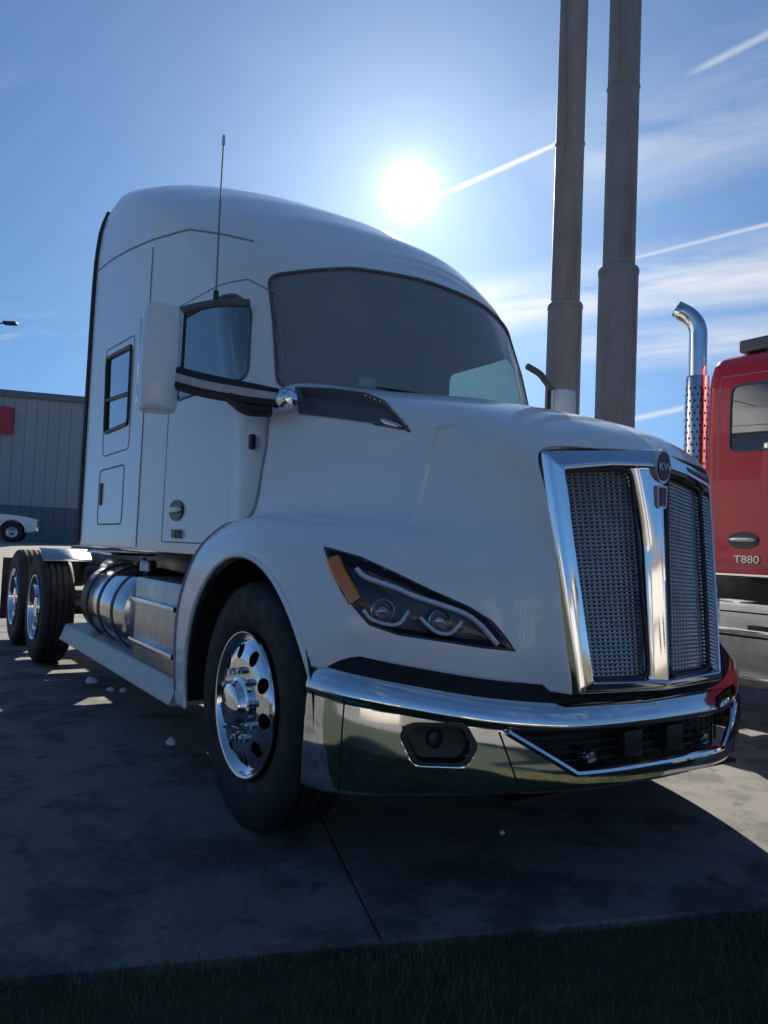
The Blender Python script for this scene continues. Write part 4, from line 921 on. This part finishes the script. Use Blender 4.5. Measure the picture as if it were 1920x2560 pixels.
PR = post(1322, 12.3, .315, .257, 5.90, 'right and nearer of the two tall brown sign posts behind the hood')

# ------------------------------------------------------------------ grey building on the left
def siding(name, c):
    k = NT(name); sp = k.n.new('ShaderNodeTexNoise'); k.set(Roughness=.5, Metallic=.0)
    n = k.noise(.7, 5, .6, stretch=(1, 1, .25)); k.col(k.mix(k.ramp(n, [(.3, 0.0), (.75, .6)]), c, tuple(x*.82 for x in c))); k.bump(k.noise(30, 3), .1, .004); return k.m
M['siding'] = siding('grey_metal_siding', (.34, .37, .40)); M['wainscot'] = siding('dark_siding', (.15, .17, .20)); M['signred'] = simple('sign_red', (.42, .02, .04), .4, 0, .1, 4); M['signwhite'] = simple('sign_white', (.75, .75, .75), .4, 0, .1, 4)
bx0, by0 = place(-330, 36.5); bx1, by1 = place(330, 40.5)
ang_b = math.atan2(by1-by0, bx1-bx0); Lb = math.hypot(bx1-bx0, by1-by0); zb0 = .82
B = empty('warehouse', (bx0, by0, zb0), ang_b, 'long grey metal building with a dark lower band, far left behind the trucks', 'building')
H = 7.55; wz = 1.85
m = MB(); m.box((Lb/2, 10, H/2), (Lb-.1, 19.8, H-.1)); m.build('wall_core', M['siding'], B, False)
npan = 26
for i in range(npan):          # ribbed wall panels
    w = Lb/npan; x = i*w
    m = MB(); prof = [(0, 0), (.04*w, -.025), (.10*w, -.025), (.14*w, 0), (.5*w, 0), (.54*w, -.014), (.58*w, -.014), (.62*w, 0), (w-.01, 0)]
    V = [(x+a, b-.02, z) for a, b in prof for z in (wz, H-.25)]; m.add(V, [(2*j, 2*j+2, 2*j+3, 2*j+1) for j in range(len(prof)-1)]); m.build('wall_panel', M['siding'], B, False)
    m = MB(); V = [(x+a, b-.04, z) for a, b in prof for z in (-.6, wz-.03)]; m.add(V, [(2*j, 2*j+2, 2*j+3, 2*j+1) for j in range(len(prof)-1)]); m.build('lower_panel', M['wainscot'], B, False)
m = MB(); m.box((Lb/2, 9.9, H-.1), (Lb+.3, 20.3, .32), .02); m.build('roof_edge', M['wainscot'], B)
m = MB(); m.box((Lb/2, -.06, wz-.01), (Lb, .10, .07), .01); m.build('ledge', M['siding'], B)
fr = (place(18, 36.5+ (18+330)/660*4.0)); sx1 = math.hypot(fr[0]-bx0, fr[1]-by0)
m = MB(); m.prism(rounded([(sx1-3.4, 5.35), (sx1, 5.35), (sx1, 6.75), (sx1-3.4, 6.75)], .18), -.24, -.08, 'y'); sgn = m.build('wall_sign', M['signred'], B)

# ------------------------------------------------------------------ white pickup in front of it
def pickup(u, depth, z, rz):
    x, y = place(u, depth); p = empty('pickup_truck', (x, y, z), rz, 'white pickup truck cut off by the left edge, in front of the grey building', 'pickup')
    # local: nose +x, side faces -y
    low = [(-2.9,.55),(-2.9,1.10),(-2.85,1.18),(-1.05,1.18),(-1.05,1.12),(.75,1.12),(.85,1.15),(1.9,1.08),(2.35,1.0),(2.5,.85),(2.52,.5),(2.3,.42)]
    def arch(cx): return [(cx+.47*math.cos(t), .42+.47*math.sin(t)) for t in np.linspace(0, math.pi, 12)]
    poly = low+arch(1.62)+[(1.1,.40),(-1.3,.40)]+arch(-1.85)+[(-2.35,.45)]
    bm = bmesh.new(); vs = [bm.verts.new((a, -.98, b)) for a, b in poly]; f = bm.faces.new(vs); e = bmesh.ops.extrude_face_region(bm, geom=[f]); bmesh.ops.translate(bm, vec=(0, 1.96, 0), verts=[v for v in e['geom'] if isinstance(v, bmesh.types.BMVert)])
    bmesh.ops.recalc_face_normals(bm, faces=bm.faces); bmesh.ops.bevel(bm, geom=[e_ for e_ in bm.edges if abs(e_.verts[0].co.y-e_.verts[1].co.y) < .01], offset=.05, segments=3, affect='EDGES', profile=.6)
    me = bpy.data.meshes.new('body'); bm.to_mesh(me); bm.free(); me.materials.append(M['white']); me.polygons.foreach_set('use_smooth', [True]*len(me.polygons)); me.set_sharp_from_angle(angle=R(40)); bo = bpy.data.objects.new('body', me); link(bo, p)
    def cabv(y): return None
    pts = {}; lo = [(-1.05, 1.14), (.80, 1.14)]; hi = [(-.85, 1.84), (-.70, 1.88), (-.1, 1.90), (.10, 1.84)]
    ring_lo = [(-1.05, -.93, 1.13), (.85, -.93, 1.13), (.95, -.6, 1.14), (1.0, 0, 1.15), (.95, .6, 1.14), (.85, .93, 1.13), (-1.05, .93, 1.13)]
    ring_hi = [(-.88, -.74, 1.86), (.02, -.74, 1.84), (.10, -.5, 1.86), (.14, 0, 1.87), (.10, .5, 1.86), (.02, .74, 1.84), (-.88, .74, 1.86)]
    m = MB(); m.add(ring_lo+ring_hi+[(-.80, -.66, 1.90), (-.02, -.66, 1.89), (.02, 0, 1.91), (-.02, .66, 1.89), (-.80, .66, 1.90)], [(i, (i+1) % 7, 7+(i+1) % 7, 7+i) for i in range(7)]+[(7, 8, 15, 14), (8, 9, 10, 16, 15), (10, 11, 12, 17, 16), (12, 13, 18, 17), (13, 7, 14, 18), (14, 15, 16, 17, 18)]); m.build('cabin', M['white'], p, True, 30)
    def pane(q, name):
        m = MB(); m.add(q, [tuple(range(len(q)))]); return m.build(name, M['dglass'], p, False)
    for s in (-1, 1):
        pane([(-.92, s*.935, 1.20), (-.15, s*.935, 1.20), (-.17, s*.785, 1.78), (-.80, s*.785, 1.78)][::s], 'side_window'); pane([(-.08, s*.935, 1.20), (.70, s*.935, 1.20), (.10, s*.785, 1.78), (-.10, s*.785, 1.78)][::s], 'side_window')
        m = MB(); m.box((.72, s*1.08, 1.22), (.10, .20, .17), .03); m.build('side_mirror', M['white'], p)
        m = MB(); m.box((2.44, s*.78, .90), (.14, .30, .16), .03); m.build('headlight', M['drl'], p)
        m = MB(); m.box((-.35, s*.985, 1.02), (.16, .03, .035), .008); m.build('door_handle', M['black'], p)
        for cx in (1.62, -1.85):
            m = MB(); m.lathe([(.22, -.12), (.36, -.125), (.405, -.09), (.41, 0), (.405, .09), (.36, .125), (.22, .12)], (cx, s*.87, .41), 'y', 36); w = m.build('wheel', M['rubber'], p)
            m = MB(); m.lathe([(.225, .12), (.22, .08), (.12, .06), (.05, .10), (.001, .10)], (cx, s*.87, .41), 'y', 30) if s > 0 else m.lathe([(.225, -.12), (.22, -.08), (.12, -.06), (.05, -.10), (.001, -.10)], (cx, s*.87, .41), 'y', 30); m.build('rim', M['brushed'], w)
    pane([(.90, -.80, 1.20), (1.02, -.5, 1.205), (1.06, 0, 1.21), (1.02, .5, 1.205), (.90, .80, 1.20), (.13, .66, 1.82), (.17, 0, 1.835), (.13, -.66, 1.82)], 'windshield')
    m = MB(); m.box((2.50, 0, .55), (.16, 1.86, .22), .04); m.build('front_bumper', M['chrome'], p)
    m = MB(); m.box((2.505, 0, .82), (.06, 1.2, .26), .02); m.build('grille', M['black'], p)
    m = MB(); m.box((-1.97, 0, 1.10), (1.7, 1.7, .10)); m.build('bed_floor', M['black'], p, False)
pickup(-62, 31.0, .85, ang_b+R(4))
# car-park lamp whose head just reaches into the picture
lx, ly = place(-52, 30.0)
LP = empty('car_park_lamp', (lx, ly, .8), 0, 'dark lamp head at the left edge of the sky above the grey building', 'lamp')
m = MB(); m.tube([(0, 0, -.3), (0, 0, 9.0)], [.09, .06], 12); m.build('pole', M['satin'], LP)
m = MB(); m.tube([(0, 0, 8.55), (.35, -.2, 8.72), (.6, -.35, 8.74)], .03, 8); m.build('arm', M['satin'], LP)
m = MB(); m.box((.72, -.42, 8.74), (.50, .30, .12), .03, Matrix.Rotation(R(-30), 3, 'Z')); m.build('lamp_head', M['satin'], LP)

# ------------------------------------------------------------------ across the road, behind the camera: seen in the chrome
M['stucco'] = siding('tan_wall', (.50, .45, .41)); M['roof'] = siding('brown_roof', (.14, .11, .09))
def shop(a, n, L, D, H, label):
    p = pad(a, n); e = empty('shop_building', (p[0], p[1], -.03), math.atan2(ED[1], ED[0]), label, 'building', 'buildings across the road')
    m = MB(); m.box((L/2, -D/2, H/2), (L, D, H)); m.build('wall', M['stucco'], e, False)
    m = MB(); m.box((L/2, -D/2, H+.15), (L+.8, D+.8, .35), .03); m.build('roof', M['roof'], e)
    for k in range(int(L/4)):
        m = MB(); m.box((2+k*4, .02, 1.6), (1.6, .12, 1.5), .02); w = m.build('window', M['black'], e)
        m = MB(); m.box((2+k*4, .06, .80), (1.8, .14, .10), .01); m.build('sill', M['stucco'], w)
shop(-30, 34, 24, 12, 4.2, 'low tan building across the road, mirrored in the bumper')
shop(2, 36, 22, 12, 5.0, 'taller tan building across the road, mirrored in the chrome grille')

# ------------------------------------------------------------------ pale lumps standing for sun flecks on the concrete
k = NT('sun_fleck_pale'); k.col(k.ramp(k.noise(30, 4), [(.3, (.74, .73, .70)), (.7, (.86, .86, .84))])); k.set(Roughness=.8); k.bump(k.noise(50, 4), .5, .004); M['sun_fleck_lump'] = k.m
def sun_fleck_lump(x, y, sx, sy, sz, label, seed):
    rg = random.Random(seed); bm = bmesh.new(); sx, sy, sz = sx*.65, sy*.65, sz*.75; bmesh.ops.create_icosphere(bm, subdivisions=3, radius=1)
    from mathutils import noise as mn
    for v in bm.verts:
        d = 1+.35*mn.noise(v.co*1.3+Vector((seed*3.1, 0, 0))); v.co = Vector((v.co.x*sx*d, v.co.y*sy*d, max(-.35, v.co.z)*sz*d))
    me = bpy.data.meshes.new('sun_fleck_lump'); bm.to_mesh(me); bm.free(); me.materials.append(M['sun_fleck_lump']); me.polygons.foreach_set('use_smooth', [True]*len(me.polygons))
    o = bpy.data.objects.new('sun_fleck_lump', me); link(o); o.location = (x, y, sz*.30); o.rotation_euler = (0, 0, rg.uniform(0, 6)); tag(o, label, 'sun_fleck_lump', 'pale lumps standing for sun flecks round the white truck')
sun_fleck_lump(-.98, 2.61, .050, .042, .040, 'pale lump standing for a sun fleck behind the front wheel of the white truck, nearest to the tyre', 1)
sun_fleck_lump(-.95, 4.72, .075, .06, .045, 'pale lump standing for a sun fleck under the running board, farthest from the front wheel', 2)
sun_fleck_lump(-.90, 4.33, .055, .045, .030, 'left of the two small pale lumps standing for sun flecks side by side under the running board', 3)
sun_fleck_lump(-.82, 4.26, .05, .04, .030, 'right of the two small pale lumps standing for sun flecks side by side under the running board', 4)
sun_fleck_lump(-.20, .67, .020, .017, .014, 'tiny pale lump standing for a sun fleck in the shadow below the bumper', 5)
sun_fleck_lump(-.86, 2.33, .022, .02, .015, 'tiny pale lump standing for a sun fleck right beside the front tyre of the white truck', 6)
